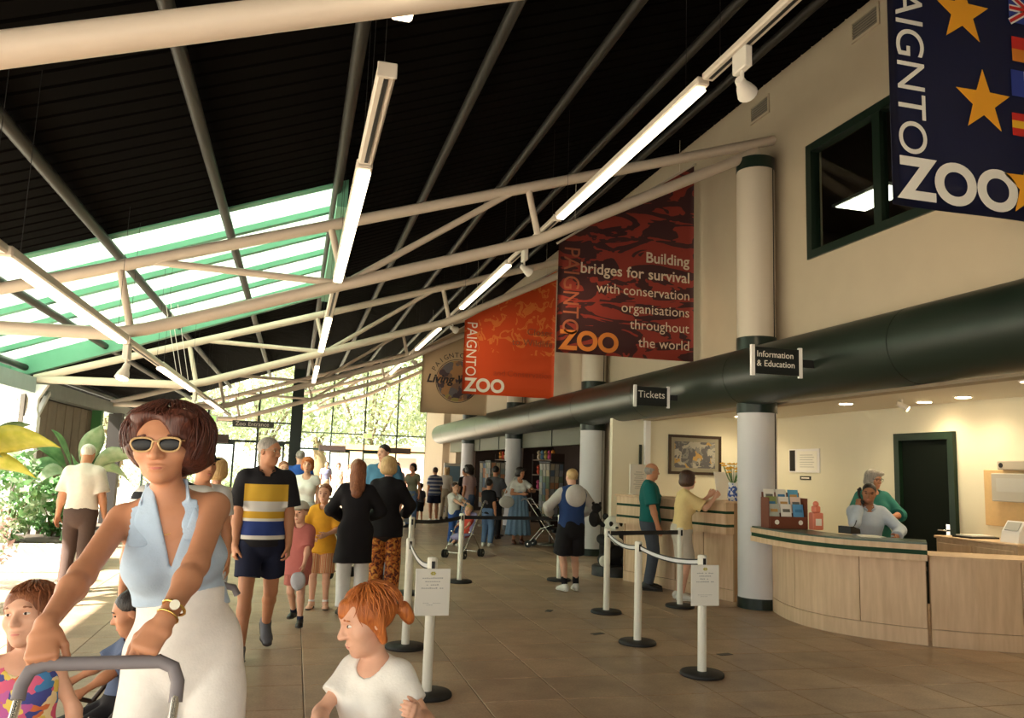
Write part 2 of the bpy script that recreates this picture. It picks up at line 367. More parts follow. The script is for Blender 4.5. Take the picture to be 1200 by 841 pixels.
# left side: eave beam, timber wall
struct(MB().box(-4.55, -4.3, -3, 27.4, 2.60, 2.86).build('beam_eave', M('eave_blue_grey', (0.30, 0.36, 0.36), .6, noise=.15, nscale=5)), 'blue grey eave beam along the open side')
TIM = M('timber_board_grey', (0.26, 0.22, 0.17), .7, noise=.25, nscale=4)
wlft = struct(MB().box(-4.62, -4.55, 15.6, 20.4, 0, 2.6).build('wall_left', M('timber_back', (.10, .085, .07), .8)), 'grey timber boarded side wall')
for k in range(8):
    MB().bev(-4.55, -4.5, 15.65+k*.6, 16.20+k*.6, .1, 2.58, .01).build('board', TIM, wlft)
struct(MB().box(-4.5, -4.3, 20.2, 20.4, 0, 2.62).build('post_green', M('post_bright_green', (.10, .35, .12), .5)), 'bright green post ending the boarded wall')
struct(MB().box(-4.4, -4.1, 21.4, 21.7, 0, 2.62).build('post_dark', M('post_dark_brown', (.02, .015, .012), .6)), 'dark brown post behind the boarded wall')

# skylight between two trusses
sk = struct(MB().box(0.28, 0.40, 9.5, 15.42, roofz(.34)-.32, roofz(.34)+.2).build('skylight', MINT), 'mint green framed roof skylight')
def slopebar(x0, x1, y0, y1, d0, d1):
    return MB().add([(x0,y0,roofz(x0)+d0),(x1,y0,roofz(x1)+d0),(x1,y1,roofz(x1)+d0),(x0,y1,roofz(x0)+d0),(x0,y0,roofz(x0)+d1),(x1,y0,roofz(x1)+d1),(x1,y1,roofz(x1)+d1),(x0,y1,roofz(x0)+d1)],
                    [(3,2,1,0),(4,5,6,7),(0,1,5,4),(1,2,6,5),(2,3,7,6),(3,0,4,7)])
slopebar(-4.8, .28, 15.26, 15.42, -.22, .2).build('end_beam', MINT, sk)
slopebar(-4.8, .28, 9.5, 9.64, -.02, .2).build('end_beam', MINT, sk)
MB().box(-4.9, -4.72, 9.5, 15.42, roofz(-4.8)-.15, roofz(-4.8)+.2).build('eave_rail', MINT, sk)
ny = 5
SKYGL = bpy.data.materials.new('skylight_sheet'); SKYGL.use_nodes = True
_n = SKYGL.node_tree.nodes; _l = SKYGL.node_tree.links; _n.remove(_n['Principled BSDF'])
_t = _n.new('ShaderNodeBsdfTransparent'); _t.inputs[0].default_value = (.50, .56, .50, 1); _d = _n.new('ShaderNodeBsdfTranslucent'); _d.inputs[0].default_value = (.46, .52, .46, 1)
_m = _n.new('ShaderNodeMixShader'); _m.inputs[0].default_value = 0.75; _l.new(_t.outputs[0], _m.inputs[1]); _l.new(_d.outputs[0], _m.inputs[2]); _l.new(_m.outputs[0], _n['Material Output'].inputs[0])
for k in range(1, ny): slopebar(-4.72, .28, 9.64+5.62*k/ny-.06, 9.64+5.62*k/ny+.06, .02, .16).build('glazing_bar', MINT, sk)
for k in range(ny):
    a = 9.64+5.62*k/ny + (.06 if k else 0); c = 9.64+5.62*(k+1)/ny - (.06 if k < ny-1 else 0)
    slopebar(-4.72, .28, a, c, .10, .106).build('pane', SKYGL, sk)

# trusses
def truss(Y, label):
    t = struct(MB().tube([(-4.35, Y, tc_z(-4.35)), (6.0, Y, tc_z(6.0))], .065, 14).build('truss', STEEL), label)
    bc = [(-4.35, Y, 2.84), (-1.95, Y, 2.88), (-1.62, Y, 2.96), (2.6, Y, 4.36), (2.8, Y, 4.45), (5.75, Y, tc_z(5.75)-.12)]
    MB().tube(bc, .07, 14).build('bottom_chord', STEEL, t)
    def web(n_, a, b_): MB().tube([(a[0], Y, a[1]), (b_[0], Y, b_[1])], .04, 10).build(n_, STEEL, t)
    web('strut', (-1.78, 2.92), (-1.95, tc_z(-1.95))); web('diagonal', (-1.7, tc_z(-1.7)), (.36, 3.64))
    web('strut', (.40, 3.66), (.22, tc_z(.22))); web('diagonal', (.5, 3.70), (2.42, tc_z(2.42)))
    web('strut', (2.72, 4.40), (2.56, tc_z(2.56)))
    MB().tube([(-4.2, Y, 2.84), (-3.9, Y, tc_z(-3.9))], .035, 8).build('strut', STEEL, t)
    return t
for k, Y in enumerate((-2.7, 3.3, 9.3, 15.3, 21.3)):
    truss(Y, 'cream tubular steel roof truss')
def half_truss(Y):
    t = struct(MB().tube([(0.0, Y, tc_z(0)), (6.0, Y, tc_z(6.0))], .065, 12).build('truss', STEEL), 'cream tubular steel roof truss at the far end')
    MB().tube([(0, Y, 3.5), (2.6, Y, 4.36), (5.75, Y, tc_z(5.75)-.12)], .07, 12).build('bottom_chord', STEEL, t)
    MB().tube([(.5, Y, 3.7), (2.42, Y, tc_z(2.42))], .04, 8).build('diagonal', STEEL, t)
truss(27.1, 'cream tubular steel roof truss'); half_truss(33.3)
# purlins
PURX = (-4.5, -3.3, -2.14, -.95, .27, 1.46, 2.65, 3.85, 5.0)
for x in PURX:
    y1 = 27.3 if x < 0 else 37.0
    struct(MB().tube([(x, -3, roofz(x)-.09), (x, y1, roofz(x)-.09)], .055, 10).build('purlin', PURLIN), 'grey tubular purlin under the roof deck')

# eave posts with shaped heads
for k, Y in enumerate((3.3, 9.3, 15.3)):
    p = struct(MB().box(-4.42, -4.22, Y-.1, Y+.1, 0, 2.2).build('post_eave', WHITE), 'white eave post on the open side')
    MB().prism([(-.1, 0), (.1, 0), (.07, .12), (.07, .3), (.2, .55), (-.2, .55), (-.07, .3), (-.07, .12)], lambda u, v, w: (-4.32+u, Y-.06+.12*w, 2.2+v)).build('post_head', WHITE, p)
    MB().bar((-4.3, Y, 2.1), (-4.3, Y+.7, 2.66), .07, .07).build('brace', WHITE, p)

# columns
COLW = M('column_white_paint', (0.60, 0.59, 0.60), 0.5)
COLC = M('column_cream_paint', (0.54, 0.47, 0.38), 0.5)
for k, Y in enumerate((3.3, 9.3, 15.3, 21.3, 27.3)):
    c = struct(MB().lathe([(.245, .13), (.245, 2.42)], 32, (5.72, Y, 0)).build('column', COLW), 'round white column with dark green bands')
    MB().lathe([(.255, 0), (.255, .13)], 32, (5.72, Y, 0)).build('base_ring', GREEN, c)
    MB().lathe([(.255, 2.42), (.255, 3.40)], 32, (5.72, Y, 0)).build('collar', GREEN, c)
    MB().lathe([(.245, 3.40), (.245, 5.66)], 32, (5.72, Y, 0)).build('upper_shaft', COLC, c)
    MB().lathe([(.25, 5.66), (.25, 5.82)], 32, (5.72, Y, 0)).build('cap_ring', GREEN, c)
    a = -PI*.5 + .55
    for z0, z1 in ((.13, 2.42), (3.4, 5.66)):
        MB().bar((5.72+.246*math.cos(a), Y+.246*math.sin(a), z0), (5.72+.246*math.cos(a), Y+.246*math.sin(a), z1), .012, .012, (1, 0, 0)).build('joint_strip', BLACKM, c)

# the long duct
du = bpy.data.objects.new('duct', None); COL.objects.link(du); du.location = (5.60, 0, 2.89); struct(du, 'long dark green round duct running along the hall wall')
ys = [-3, 0.3, 3.3, 6.3, 9.3, 12.3, 15.3, 18.3, 21.3, 24.3, 27.3, 30.3, 32.3]
for a, c in zip(ys[:-1], ys[1:]):
    MB().tube([(0, a+.006, 0), (0, c-.006, 0)], .37, 40).build('duct_section', DUCTG, du)
    MB().tube([(0, c-.006, 0), (0, c+.006, 0)], .364, 40).build('seam', BLACKM, du)
MB().tube([(0, 32.3, 0), (0, 32.42, 0), (0, 32.55, 0), (0, 32.65, 0), (0, 32.69, 0)], [.37, .35, .29, .18, .05], 40).build('end_cap', DUCTG, du)

# outside
GRASS = M('outside_paving', (0.62, 0.58, 0.48), .9, noise=.1, nscale=1)
struct(MB().box(-60, -4.5, -40, 90, -.15, -.01).box(-4.5, 60, 37.4, 90, -.15, -.01).build('ground_outside', GRASS), 'sunlit pale paving outside')
# ================================================================ LIGHT FITTINGS
GLOW = M('tube_glow', (1, .95, .85), emit=(1.0, .86, .62), estr=4.5)
TRAY = M('light_tray_cream', (.62, .55, .46), .45)
WARMGLOW = M('lamp_glow', (1, .9, .7), emit=(1.0, .72, .42), estr=40.0)
def strip_light(x, z, y0, y1, label, group):
    t = thing('strip_light', label, 'strip light', (x, y0, z), 0, group); n_ = y1-y0
    MB().bev(-.055, .055, 0, n_, .0, .07, .012).build('tray', TRAY, t)
    MB().bev(-.048, .048, .04, n_-.04, -.035, 0, .012).build('diffuser', GLOW, t)
    for q in (.3, n_-.3): MB().tube([(0, q, .07), (0, q, roofz(x)-z+.08)], .0025, 5).build('hanger', BLACKM, t)
    return t
def track(x, z, y0, y1, label, group):
    t = thing('lighting_track', label, 'lighting track', (x, y0, z), 0, group); n_ = y1-y0
    MB().bev(-.05, .05, 0, n_, .0, .06, .012).build('track_body', TRAY, t)
    MB().box(-.012, .012, .05, n_-.05, -.006, 0).build('track_slot', BLACKM, t)
    MB().bev(-.052, .052, -.012, 0, -.02, .065, .004).build('end_plate', TRAY, t)
    for q in (.2, n_-.2): MB().tube([(0, q, .06), (0, q, roofz(x)-z+.08)], .0025, 5).build('hanger', BLACKM, t)
    return t
pos = ['hanging nearest the camera', 'between the first and second truss', 'just past the second truss', 'past the third truss', 'far down the hall']
for x, z, who in ((2.9, 4.64, 'right'), (.33, 3.62, 'middle'), (-1.8, 2.78, 'left')):
    for k in range(5):
        y0 = -.5 + 6*k if k else -.9
        yy = 5.45 + 6*(k-1)
        y0, y1 = (yy, yy+3.62)
        if k == 0: y1 = 3.5
        if y1 > 27 and who != 'right': continue
        strip_light(x, z, y0, y1, 'glowing strip light of the %s row, %s' % (who, pos[k]), 'hanging strip lights')
        ty0 = y1+.08 if k else 3.62
        if k == 0 and who == 'middle': ty0 = 4.05
        if ty0+1.3 > 27 and who != 'right': continue
        track(x, z, ty0, yy+6-.06, 'cream unlit track of the %s row, %s' % (who, pos[k]), 'unlit lighting tracks')
SPOTW = M('spot_white', (.75, .70, .62), .35)
def spotlight(x, y, z, aim, label, power=60, lamp=True):
    t = thing('track_spotlight', label, 'spotlight', (x, y, z-.007), 0, 'track spotlights')
    MB().bev(-.03, .03, -.09, .09, -.16, -.0, .008).build('gear_box', SPOTW, t)
    MB().tube([(0, 0, -.16), (0, 0, -.24)], .014, 8).build('arm', SPOTW, t)
    d = (Vector(aim) - Vector((x, y, z-.27))).normalized(); c = Vector((0, 0, -.26))
    MB().tube([c-d*.06, c-d*.05, c, c+d*.05, c+d*.11], [.03, .035, .04, .06, .075], 16, caps=True).build('lamp_head', SPOTW, t)
    MB().tube([c+d*.111, c+d*.114], .062, 16).build('lamp_face', WARMGLOW, t)
    if lamp:
        l = bpy.data.lights.new('spot_bulb', 'SPOT'); l.energy = power; l.color = (1, .70, .40); l.spot_size = math.radians(75); l.spot_blend = .7; l.shadow_soft_size = .05
        lo = bpy.data.objects.new('spot_bulb', l); COL.objects.link(lo); lo.parent = t; lo.location = c+d*.13
        lo.rotation_euler = d.to_track_quat('-Z', 'Y').to_euler()
spotlight(2.9, 4.88, 4.64, (6, 7.4, 3.4), 'large white spotlight nearest, hanging by the upper window', 90)
spotlight(2.9, 10.6, 4.64, (4.7, 11.3, 3.6), 'white spotlight lighting the dark red banner', 60)
spotlight(2.9, 15.9, 4.64, (4.5, 17.3, 4.0), 'white spotlight in front of the orange banner', 35)
spotlight(2.9, 21.6, 4.64, (4.5, 23.3, 4.0), 'small white spotlight in front of the beige banner', 45)
spotlight(2.9, 27.9, 4.64, (6, 30, 3.0), 'far white spotlight before the glazed end wall', 60)
spotlight(-1.8, 9.32, 2.78, (-2.3, 8.4, 0), 'white spotlight at the left end of the second truss', 20, False)
spotlight(-1.8, 15.45, 2.78, (-2.3, 14.0, 0), 'white spotlight at the left end of the third truss', 20, False)
# office downlights
for k, (x, y) in enumerate(((7.4, 9.75), (8.0, 8.95), (7.9, 8.2), (7.6, 12.9), (7.1, 11.9), (7.2, 6.6))):
    t = thing('downlight', ('round recessed ceiling downlight ' + ['above the phone clerk', 'left of the door head', 'right of the door head', 'near the framed picture', 'over the ticket counter', 'at the right edge of the office'][k]), 'downlight', (x, y, 2.68), 0, 'office downlights')
    MB().lathe([(.11, -.012), (.11, 0)], 20).build('rim', WHITE, t); MB().lathe([(.085, -.016), (.085, -.012)], 20).build('lens', WARMGLOW, t)
    l = bpy.data.lights.new('downlight_bulb', 'SPOT'); l.energy = 52; l.color = (1, .82, .52); l.spot_size = math.radians(150); l.spot_blend = .8; l.shadow_soft_size = .08
    lo = bpy.data.objects.new('downlight_bulb', l); COL.objects.link(lo); lo.parent = t; lo.location = (0, 0, -.03)
t = thing('ceiling_spot', 'small white adjustable spot on the office ceiling', 'spotlight', (7.6, 8.9, 2.68))
MB().tube([(0, 0, 0), (0, 0, -.06)], .015, 8).build('stem', SPOTW, t)
MB().tube([(-.06, .02, -.05), (.02, -.01, -.09), (.06, -.03, -.12)], [.03, .035, .04], 12).build('lamp_head', SPOTW, t)
MB().tube([(.0605, -.0302, -.1202), (.064, -.031, -.122)], .034, 12).build('lamp_face', WARMGLOW, t)

# ================================================================ BANNERS
def XZ(x, y, z, rot=0.0):
    return Matrix.Translation((x, y, z)) @ Matrix.Rotation(PI/2, 4, 'X') @ Matrix.Rotation(rot, 4, 'Z')
def banner(name_label, Y, X0, X1, Z0, zl, zr, mat, pole_mat):
    t = thing('banner', name_label, 'banner', (X0, Y, Z0)); w = X1-X0; N = 24; V = []; F = []
    for i in range(N+1):
        u = w*i/N; top = (zl-Z0) + (zr-zl)*i/N; wav = .008*math.sin(u*5.0)
        for j in range(13):
            V.append((u, wav*(1-j/12), top*j/12))
    for i in range(N):
        for j in range(12): a = i*13+j; F.append((a, a+13, a+14, a+1))
    V2 = [(x, y+.004, z) for x, y, z in V]; k = len(V)
    edge = []
    F2 = [tuple(q+k for q in f)[::-1] for f in F]
    MBx = MB().add(V+V2, F+F2, True)
    rim = [i*13 for i in range(N+1)] + [N*13+j for j in range(1, 13)] + [i*13+12 for i in range(N-1, -1, -1)] + [j for j in range(11, 0, -1)]
    MBx.f += [(rim[q], rim[(q+1) % len(rim)]+0, rim[(q+1) % len(rim)]+k, rim[q]+k) for q in range(len(rim))]; MBx.sm += [False]*len(rim)
    MBx.build('cloth', mat, t)
    MB().tube([(-.03, .002, zl-Z0), (w+.03, .002, zr-Z0)], .018, 10).build('top_rail', pole_mat, t)
    for u in (.25, w-.25):
        zt = (zl-Z0) + (zr-zl)*u/w; MB().tube([(u, .002, zt), (u, .002, roofz(X0+u)-Z0+.02)], .004, 6).build('hanging_wire', pole_mat, t)
    return t
PRINTW = M('print_white', (.80, .76, .68), .6); PRINTG = M('print_gold', (.62, .30, .05), .6); PRINTR = M('print_rust', (.28, .085, .04), .6)
PRINTP = M('print_pale', (.62, .50, .38), .6); PRINTB = M('print_black', (.012, .012, .018), .6)
def vertical_name(t, u, vtop, size, mat, xs=1.0):
    text('lettering', 'PAIGNTO', size, mat, t, XZ(u, -.014, vtop, -PI/2), 0.0, .001, xs=xs)
# dark red tiger banner
RED = cell_mat('tiger_print', 1.5, [(0, (.040, .010, .012)), (.515, (.22, .026, .016))], .7, 'noise', 2.2)
n, L, b = nodes_of(RED)
tcn = [x for x in n if x.type == 'TEX_COORD'][-1]; nzz = [x for x in n if x.type == 'TEX_NOISE'][0]
mp = n.new('ShaderNodeMapping'); mp.inputs['Scale'].default_value = (.8, 1, 2.0); mp.inputs['Location'].default_value = (1.3, 0, .6); L.new(tcn.outputs['Object'], mp.inputs[0]); L.new(mp.outputs[0], nzz.inputs['Vector'])
t = banner('dark red banner with tiger stripes reading Building bridges for survival', 11.3, 3.62, 5.85, 3.34, 4.99, 6.54, RED, TRAY)
vertical_name(t, .09, 1.62, .36, PRINTR, .86)
text('lettering', 'ZOO', .40, M('print_orange', (.52, .17, .03), .6), t, XZ(.05, -.014, .06), .014, .001, xs=1.02)
def words(t, s, sz, mat, x, v, bd=0.0):
    ws = s.split(' '); right = x; d = sz*.32
    for wd in ws[::-1]:
        o = text('lettering', wd, sz, mat, t, XZ(0, -.014, v), bd, .001); xs_ = [q.co.x for q in o.data.vertices]; o.data.transform(Matrix.Translation((right-max(xs_), 0, 0))); right -= (max(xs_)-min(xs_))+d
for k, (s, v, sz, bd) in enumerate((('Building', 1.50, .235, .0035), ('bridges for survival', 1.235, .235, .003), ('with conservation', .96, .215, 0), ('organisations', .69, .215, 0), ('throughout', .44, .215, 0), ('the world', .17, .215, 0))):
    words(t, s, sz, PRINTP, 2.15, v, bd)
# orange banner
ORA = cell_mat('jaguar_print', 4.2, [(0, (.58, .065, .010)), (.545, (.66, .17, .035)), (.66, (.58, .065, .010))], .7, 'noise', 1.0)
n, L, b = nodes_of(ORA)
sx = n.new('ShaderNodeSeparateXYZ'); tc = n.new('ShaderNodeTexCoord'); L.new(tc.outputs['Object'], sx.inputs[0])
gt = n.new('ShaderNodeMath'); gt.operation = 'GREATER_THAN'; gt.inputs[1].default_value = .95; L.new(sx.outputs[2], gt.inputs[0])
src = b.inputs['Base Color'].links[0].from_socket; mxo = n.new('ShaderNodeMix'); mxo.data_type = 'RGBA'; mxo.inputs[6].default_value = (.58, .065, .010, 1)
L.new(gt.outputs[0], mxo.inputs[0]); L.new(src, mxo.inputs[7]); L.new(mxo.outputs[2], b.inputs['Base Color'])
t = banner('bright orange banner with jaguar spots beside the dark red one', 17.3, 3.42, 5.51, 3.2, 4.82, 6.18, ORA, TRAY)
vertical_name(t, .06, 1.60, .33, PRINTW, .84)
text('lettering', 'ZOO', .40, PRINTW, t, XZ(.05, -.014, .07), .014, .001, xs=.98)
for k, (s, v) in enumerate((('Closer', 1.40), ('to Wildlife', 1.15))): words(t, s, .22, PRINTR, 2.03, v)
words(t, 'and Conservation', .19, M('print_dim_orange', (.42, .05, .012), .6), 2.03, .44)
# beige round emblem banner
t = banner('beige banner with a round wildlife emblem behind the orange banner', 23.3, 3.4, 5.37, 3.14, 5.0, 6.25, M('banner_beige', (.42, .33, .22), .8), TRAY)
EMB = cell_mat('emblem_print', 7, [(0, (.05, .035, .05)), (.3, (.16, .10, .07)), (.55, (.30, .17, .08)), (.75, (.10, .10, .12)), (.9, (.25, .22, .08))], .7, 'voronoi', .3)
cx_, cz_, rr = 1.05, .97, .60
MB().prism([(cx_+rr*math.cos(2*PI*k/40), cz_+rr*math.sin(2*PI*k/40)) for k in range(40)], lambda u, v, w: (u, -.010-.003*w, v)).build('emblem_disc', EMB, t)
ring = []
MB().tube([(cx_+.63*math.cos(2*PI*k/40), -.011, cz_+.63*math.sin(2*PI*k/40)) for k in range(40)], .008, 4, closed=True).build('emblem_ring', PRINTB, t)
for k, ch in enumerate('PAIGNTON'):
    a = PI*.86 - k*.215; text('lettering', ch, .20, PRINTB, t, XZ(cx_+.70*math.cos(a), -.014, cz_+.70*math.sin(a), a-PI/2), 0, .001, 'CENTER')
text('lettering', 'Living', .34, PRINTB, t, Matrix(((1,0.28,0,.14),(0,0,1,-.018),(0,1,0,.90),(0,0,0,1))), .010, .001); text('lettering', 'W', .34, PRINTB, t, Matrix(((1,0.28,0,1.02),(0,0,1,-.018),(0,1,0,.90),(0,0,0,1))), .010, .001)
# navy banner with stars
NAVY = M('banner_navy', (.008, .011, .040), .45, spec=.25, bump=.2, bscale=3)
t = banner('navy banner with gold stars and small flags', 4.45, 3.78, 5.92, 3.46, 5.5, 6.3, NAVY, TRAY)
vertical_name(t, .055, 1.75, .325, PRINTW, .98)
text('lettering', 'ZOO', .40, PRINTW, t, XZ(.05, -.014, .06), .015, .001, xs=1.08)
STAR = M('print_star_gold', (.82, .36, .02), .5)
def star(u, v, r):
    P = [(u+(r if k % 2 == 0 else r*.40)*math.sin(PI*k/5), v+(r if k % 2 == 0 else r*.40)*math.cos(PI*k/5)) for k in range(10)][::-1]
    MB().prism(P, lambda a, c, w: (a, -.012-.003*w, c)).build('star', STAR, t)
for u, v in ((.62, 1.49), (.775, .84), (1.15, .26), (.95, 1.95), (1.62, .34)): star(u, v, .245)
def flag(u, v, w, h, bands, vertical=False):
    for k, c in enumerate(bands):
        m = M('flag_%d_%d_%d' % tuple(int(q*100) for q in c), c, .6); n_ = len(bands)
        if vertical: MB().box(u+w*k/n_, u+w*(k+1)/n_, -.015, -.012, v, v+h).build('flag_band', m, t)
        else: MB().box(u, u+w, -.015, -.012, v+h-h*(k+1)/n_, v+h-h*k/n_).build('flag_band', m, t)
FR = (.55, .02, .015); FY = (.75, .42, .02); FB = (.02, .04, .25); FW = (.8, .78, .72); FK = (.01, .01, .01)
flag(1.05, 1.20, .34, .19, [FR, (.62, .20, .02)]); flag(1.03, .93, .34, .20, [FB, FW, FR], True); flag(1.02, .63, .34, .17, [FR, FY, FR])
flag(1.04, 1.50, .34, .22, [FB])
for a, c in (((1.04, 1.50), (1.38, 1.72)), ((1.04, 1.72), (1.38, 1.50)), ((1.04, 1.61), (1.38, 1.61)), ((1.21, 1.5), (1.21, 1.72))):
    MB().bar((a[0], -.017, a[1]), (c[0], -.017, c[1]), .002, .05, (0, 0, 1) if a[0] != c[0] else (1, 0, 0)).build('flag_cross', M('flag_white', FW, .6), t)
    MB().bar((a[0], -.0185, a[1]), (c[0], -.0185, c[1]), .002, .025, (0, 0, 1) if a[0] != c[0] else (1, 0, 0)).build('flag_cross', M('flag_red', FR, .6), t)

# ================================================================ SIGNS ON THE DUCT AND ABOVE THE DOORS
def blade_sign(x0, x1, y, z0, z1, lines, label, size):
    t = thing('hanging_sign', label, 'sign', (x0, y, z0)); w = x1-x0; h = z1-z0
    MB().bev(0.03, w-.03, -.012, .012, 0, h, .004).build('sign_board', M('sign_board_black', (.012, .014, .013), .4), t)
    for u in (0.015, w-.015):
        MB().prism([(u-.02, -.02), (u+.02, -.02), (u+.02, h+.02), (u-.02, h+.02)], lambda a, c, q: (a, -.016+.032*q, c)).build('end_clip', WHITE, t)
    MB().box(w-.06, 5.25-x0, .013, .025, h*.35, h*.65).build('bracket', BLACKM, t)
    for k, s in enumerate(lines):
        xx = .055
        for wd in s.split(' '):
            o = text('lettering', wd, size, PRINTW, t, XZ(xx, -.0135, h-(k+1)*size*1.06-.005), 0, .0008); xx = max(q.co.x for q in o.data.vertices)+size*.3
blade_sign(4.57, 5.11, 10.6, 2.56, 2.83, ['Tickets'], 'black sign reading Tickets fixed to the green duct', .142)
blade_sign(4.49, 5.08, 7.4, 2.67, 2.95, ['Information', '& Education'], 'black sign reading Information and Education beside the column', .092)
t = thing('hanging_sign', 'dark hanging sign reading Zoo Entrance in the far doorway', 'sign', (-1.75, 24.0, 2.52))
MB().bev(0, 1.12, -.02, .02, 0, .18, .005).build('sign_board', M('sign_grey', (.06, .06, .055), .5), t)
text('lettering', 'Zoo', .16, PRINTW, t, XZ(.08, -.022, .04), 0, .001); text('lettering', 'Entrance', .16, PRINTW, t, XZ(.42, -.022, .04), 0, .001)
for u in (.1, 1.0): MB().tube([(u, 0, .18), (u, 0, roofz(-1.75+u)-2.52+.01)], .005, 6).build('hanging_wire', BLACKM, t)
EXITG = M('exit_green', (.35, .6, .2), emit=(.5, .9, .25), estr=.6)
for x, y, z, lb in ((-2.75, 26.0, 2.70, 'left of the Zoo Entrance sign'), (2.85, 36.5, 2.74, 'on the tall far glazing')):
    t = thing('exit_sign', 'small green exit sign ' + lb, 'exit sign', (x, y, z), 0, 'exit signs')
    MB().bev(0, .42, -.04, .04, 0, .22, .01).build('case', WHITE, t); MB().box(.04, .38, -.044, -.04, .03, .19).build('face', EXITG, t)
    MB().box(.12, .16, -.047, -.044, .05, .17).box(.16, .24, -.047, -.044, .10, .13).build('running_figure', PRINTW, t)
    MB().tube([(.21, 0, .22), (.21, 0, roofz(x+.21)-z+.01)], .008, 6).build('drop_rod', BLACKM, t)
for x, y, lb in ((-3.2, 27.12, 'over the left doors'), (1.0, 36.85, 'over the far middle doors'), (3.9, 36.85, 'over the far right doors')):
    t = thing('door_operator', 'dark brown door operator box ' + lb, 'door operator', (x, y, 2.12), 0, 'door operator boxes')
    MB().bev(0, 1.15, -.1, .1, 0, .26, .015).build('casing', M('operator_brown', (.035, .022, .018), .5), t); MB().box(.1, 1.05, -.105, -.1, .02, .05).build('vent_slot', BLACKM, t)
# wall vents
for y, z, lb in ((7.42, 6.68, 'right of the big spotlight'), (9.62, 6.60, 'over the nearest column')):
    t = thing('wall_vent', 'small grey louvred vent high on the cream wall ' + lb, 'vent', (6.0, y, z), 0, 'wall vents')
    MB().box(-.02, 0, -.24, .24, 0, .03).box(-.02, 0, -.24, .24, .24, .27).box(-.02, 0, -.24, -.21, .03, .24).box(-.02, 0, .21, .24, .03, .24).build('frame', WALL, t)
    MB().box(-.004, 0, -.21, .21, .03, .24).build('backing', PURLIN, t)
    for k in range(6): MB().obox((-.01, 0, .05+k*.034), (.008, 0, -.006), (0, .21, 0), (.001, 0, .002)).build('slat', M('vent_grey', (.16, .14, .11), .6), t)
# cables hanging off the third truss
t = thing('hanging_cable', 'thin pale cables hanging near the third truss', 'cable', (-2.0, 15.0, 2.95))
for x in (-.05, .02, .12): MB().tube([(x, 0, 0), (x+.01, -2.0, .95)], .005, 5).build('strand', WHITE, t)

# ================================================================ COUNTERS
WOOD = M('pale_wood_panel', (.66, .44, .24), .5, noise=.10, nscale=5)
n, L, b = nodes_of(WOOD)
wv = n.new('ShaderNodeTexNoise'); wv.inputs['Scale'].default_value = 3; wv.inputs['Detail'].default_value = 8; mpw = n.new('ShaderNodeMapping'); mpw.inputs['Scale'].default_value = (6, 6, .7)
tcw = n.new('ShaderNodeTexCoord'); L.new(tcw.outputs['Object'], mpw.inputs[0]); L.new(mpw.outputs[0], wv.inputs['Vector'])
rw = ramp(n, [(.3, (.60, .41, .25)), (.7, (.74, .54, .35))], 'LINEAR'); L.new(wv.outputs['Fac'], rw.inputs[0]); L.new(rw.outputs[0], b.inputs['Base Color'])
WOODE = M('wood_edge', (.38, .24, .13), .55)
def strip_wall(pts, z0, z1, th, name, mat, parent, inward):
    """vertical board following a plan polyline, given thickness towards `inward` side (+1 left of travel)"""
    P = [Vector((p[0], p[1], 0)) for p in pts]; N = len(P); nrm = []
    for i in range(N):
        d = (P[min(i+1, N-1)]-P[max(i-1, 0)]).normalized(); nrm.append(Vector((-d.y, d.x, 0))*inward)
    V = []; F = []
    for i in range(N):
        q = P[i]+nrm[i]*th
        V += [(P[i].x, P[i].y, z0), (P[i].x, P[i].y, z1), (q.x, q.y, z1), (q.x, q.y, z0)]
    for i in range(N-1):
        a = 4*i; c = a+4
        F += [(a, c, c+1, a+1), (a+1, c+1, c+2, a+2), (a+2, c+2, c+3, a+3), (a+3, c+3, c, a)]
    F += [(0, 1, 2, 3), (4*N-1, 4*N-2, 4*N-3, 4*N-4)]
    return MB().add(V, F).build(name, mat, parent)
def resample(pts, n):
    P = [Vector((p[0], p[1])) for p in pts]; s = [0]
    for a, c in zip(P[:-1], P[1:]): s.append(s[-1]+(c-a).length)
    out = []
    for k in range(n+1):
        t_ = s[-1]*k/n; i = max(j for j in range(len(s)) if s[j] <= t_+1e-9); i = min(i, len(P)-2)
        f = (t_-s[i])/(s[i+1]-s[i]); out.append(P[i].lerp(P[i+1], f))
    return out
def offset(pts, d):
    P = [Vector((p[0], p[1])) for p in pts]; o = []
    for i in range(len(P)):
        t_ = (P[min(i+1, len(P)-1)]-P[max(i-1, 0)]).normalized(); o.append(P[i]+Vector((-t_.y, t_.x))*d)
    return o
def smooth_curve(ctrl, n):
    C = [Vector((p[0], p[1])) for p in ctrl]; C = [2*C[0]-C[1]] + C + [2*C[-1]-C[-2]]; out = []
    for i in range(1, len(C)-2):
        for k in range(n):
            t_ = k/n; a, c, d, e = C[i-1:i+3]
            out.append(.5*((2*c)+(d-a)*t_+(2*a-5*c+4*d-e)*t_**2+(3*c-a-3*d+e)*t_**3))
    out.append(C[-2]); return out
base = smooth_curve([(5.86, 9.30), (5.62, 8.55), (5.60, 8.0), (5.80, 7.52), (6.24, 7.04)], 8)   # travelling towards the camera; room side is left
info = thing('reception_desk', 'curved pale wood information counter with a green stripe', 'counter', (0, 0, 0))
seg = resample(base, 32)
strip_wall(offset(seg, -.005), 0, .16, .03, 'plinth', WOOD, info, 1)
strip_wall(offset(seg, .03), .14, .84, .03, 'backing', WOODE, info, 1)
cuts = [0, 6, 13, 24, 32]
for a, c in zip(cuts[:-1], cuts[1:]):
    q = seg[a:c+1]; q = [q[0].lerp(q[1], .05)] + q[1:-1] + [q[-1].lerp(q[-2], .05)]
    strip_wall(q, .165, .835, .028, 'panel', WOOD, info, 1)
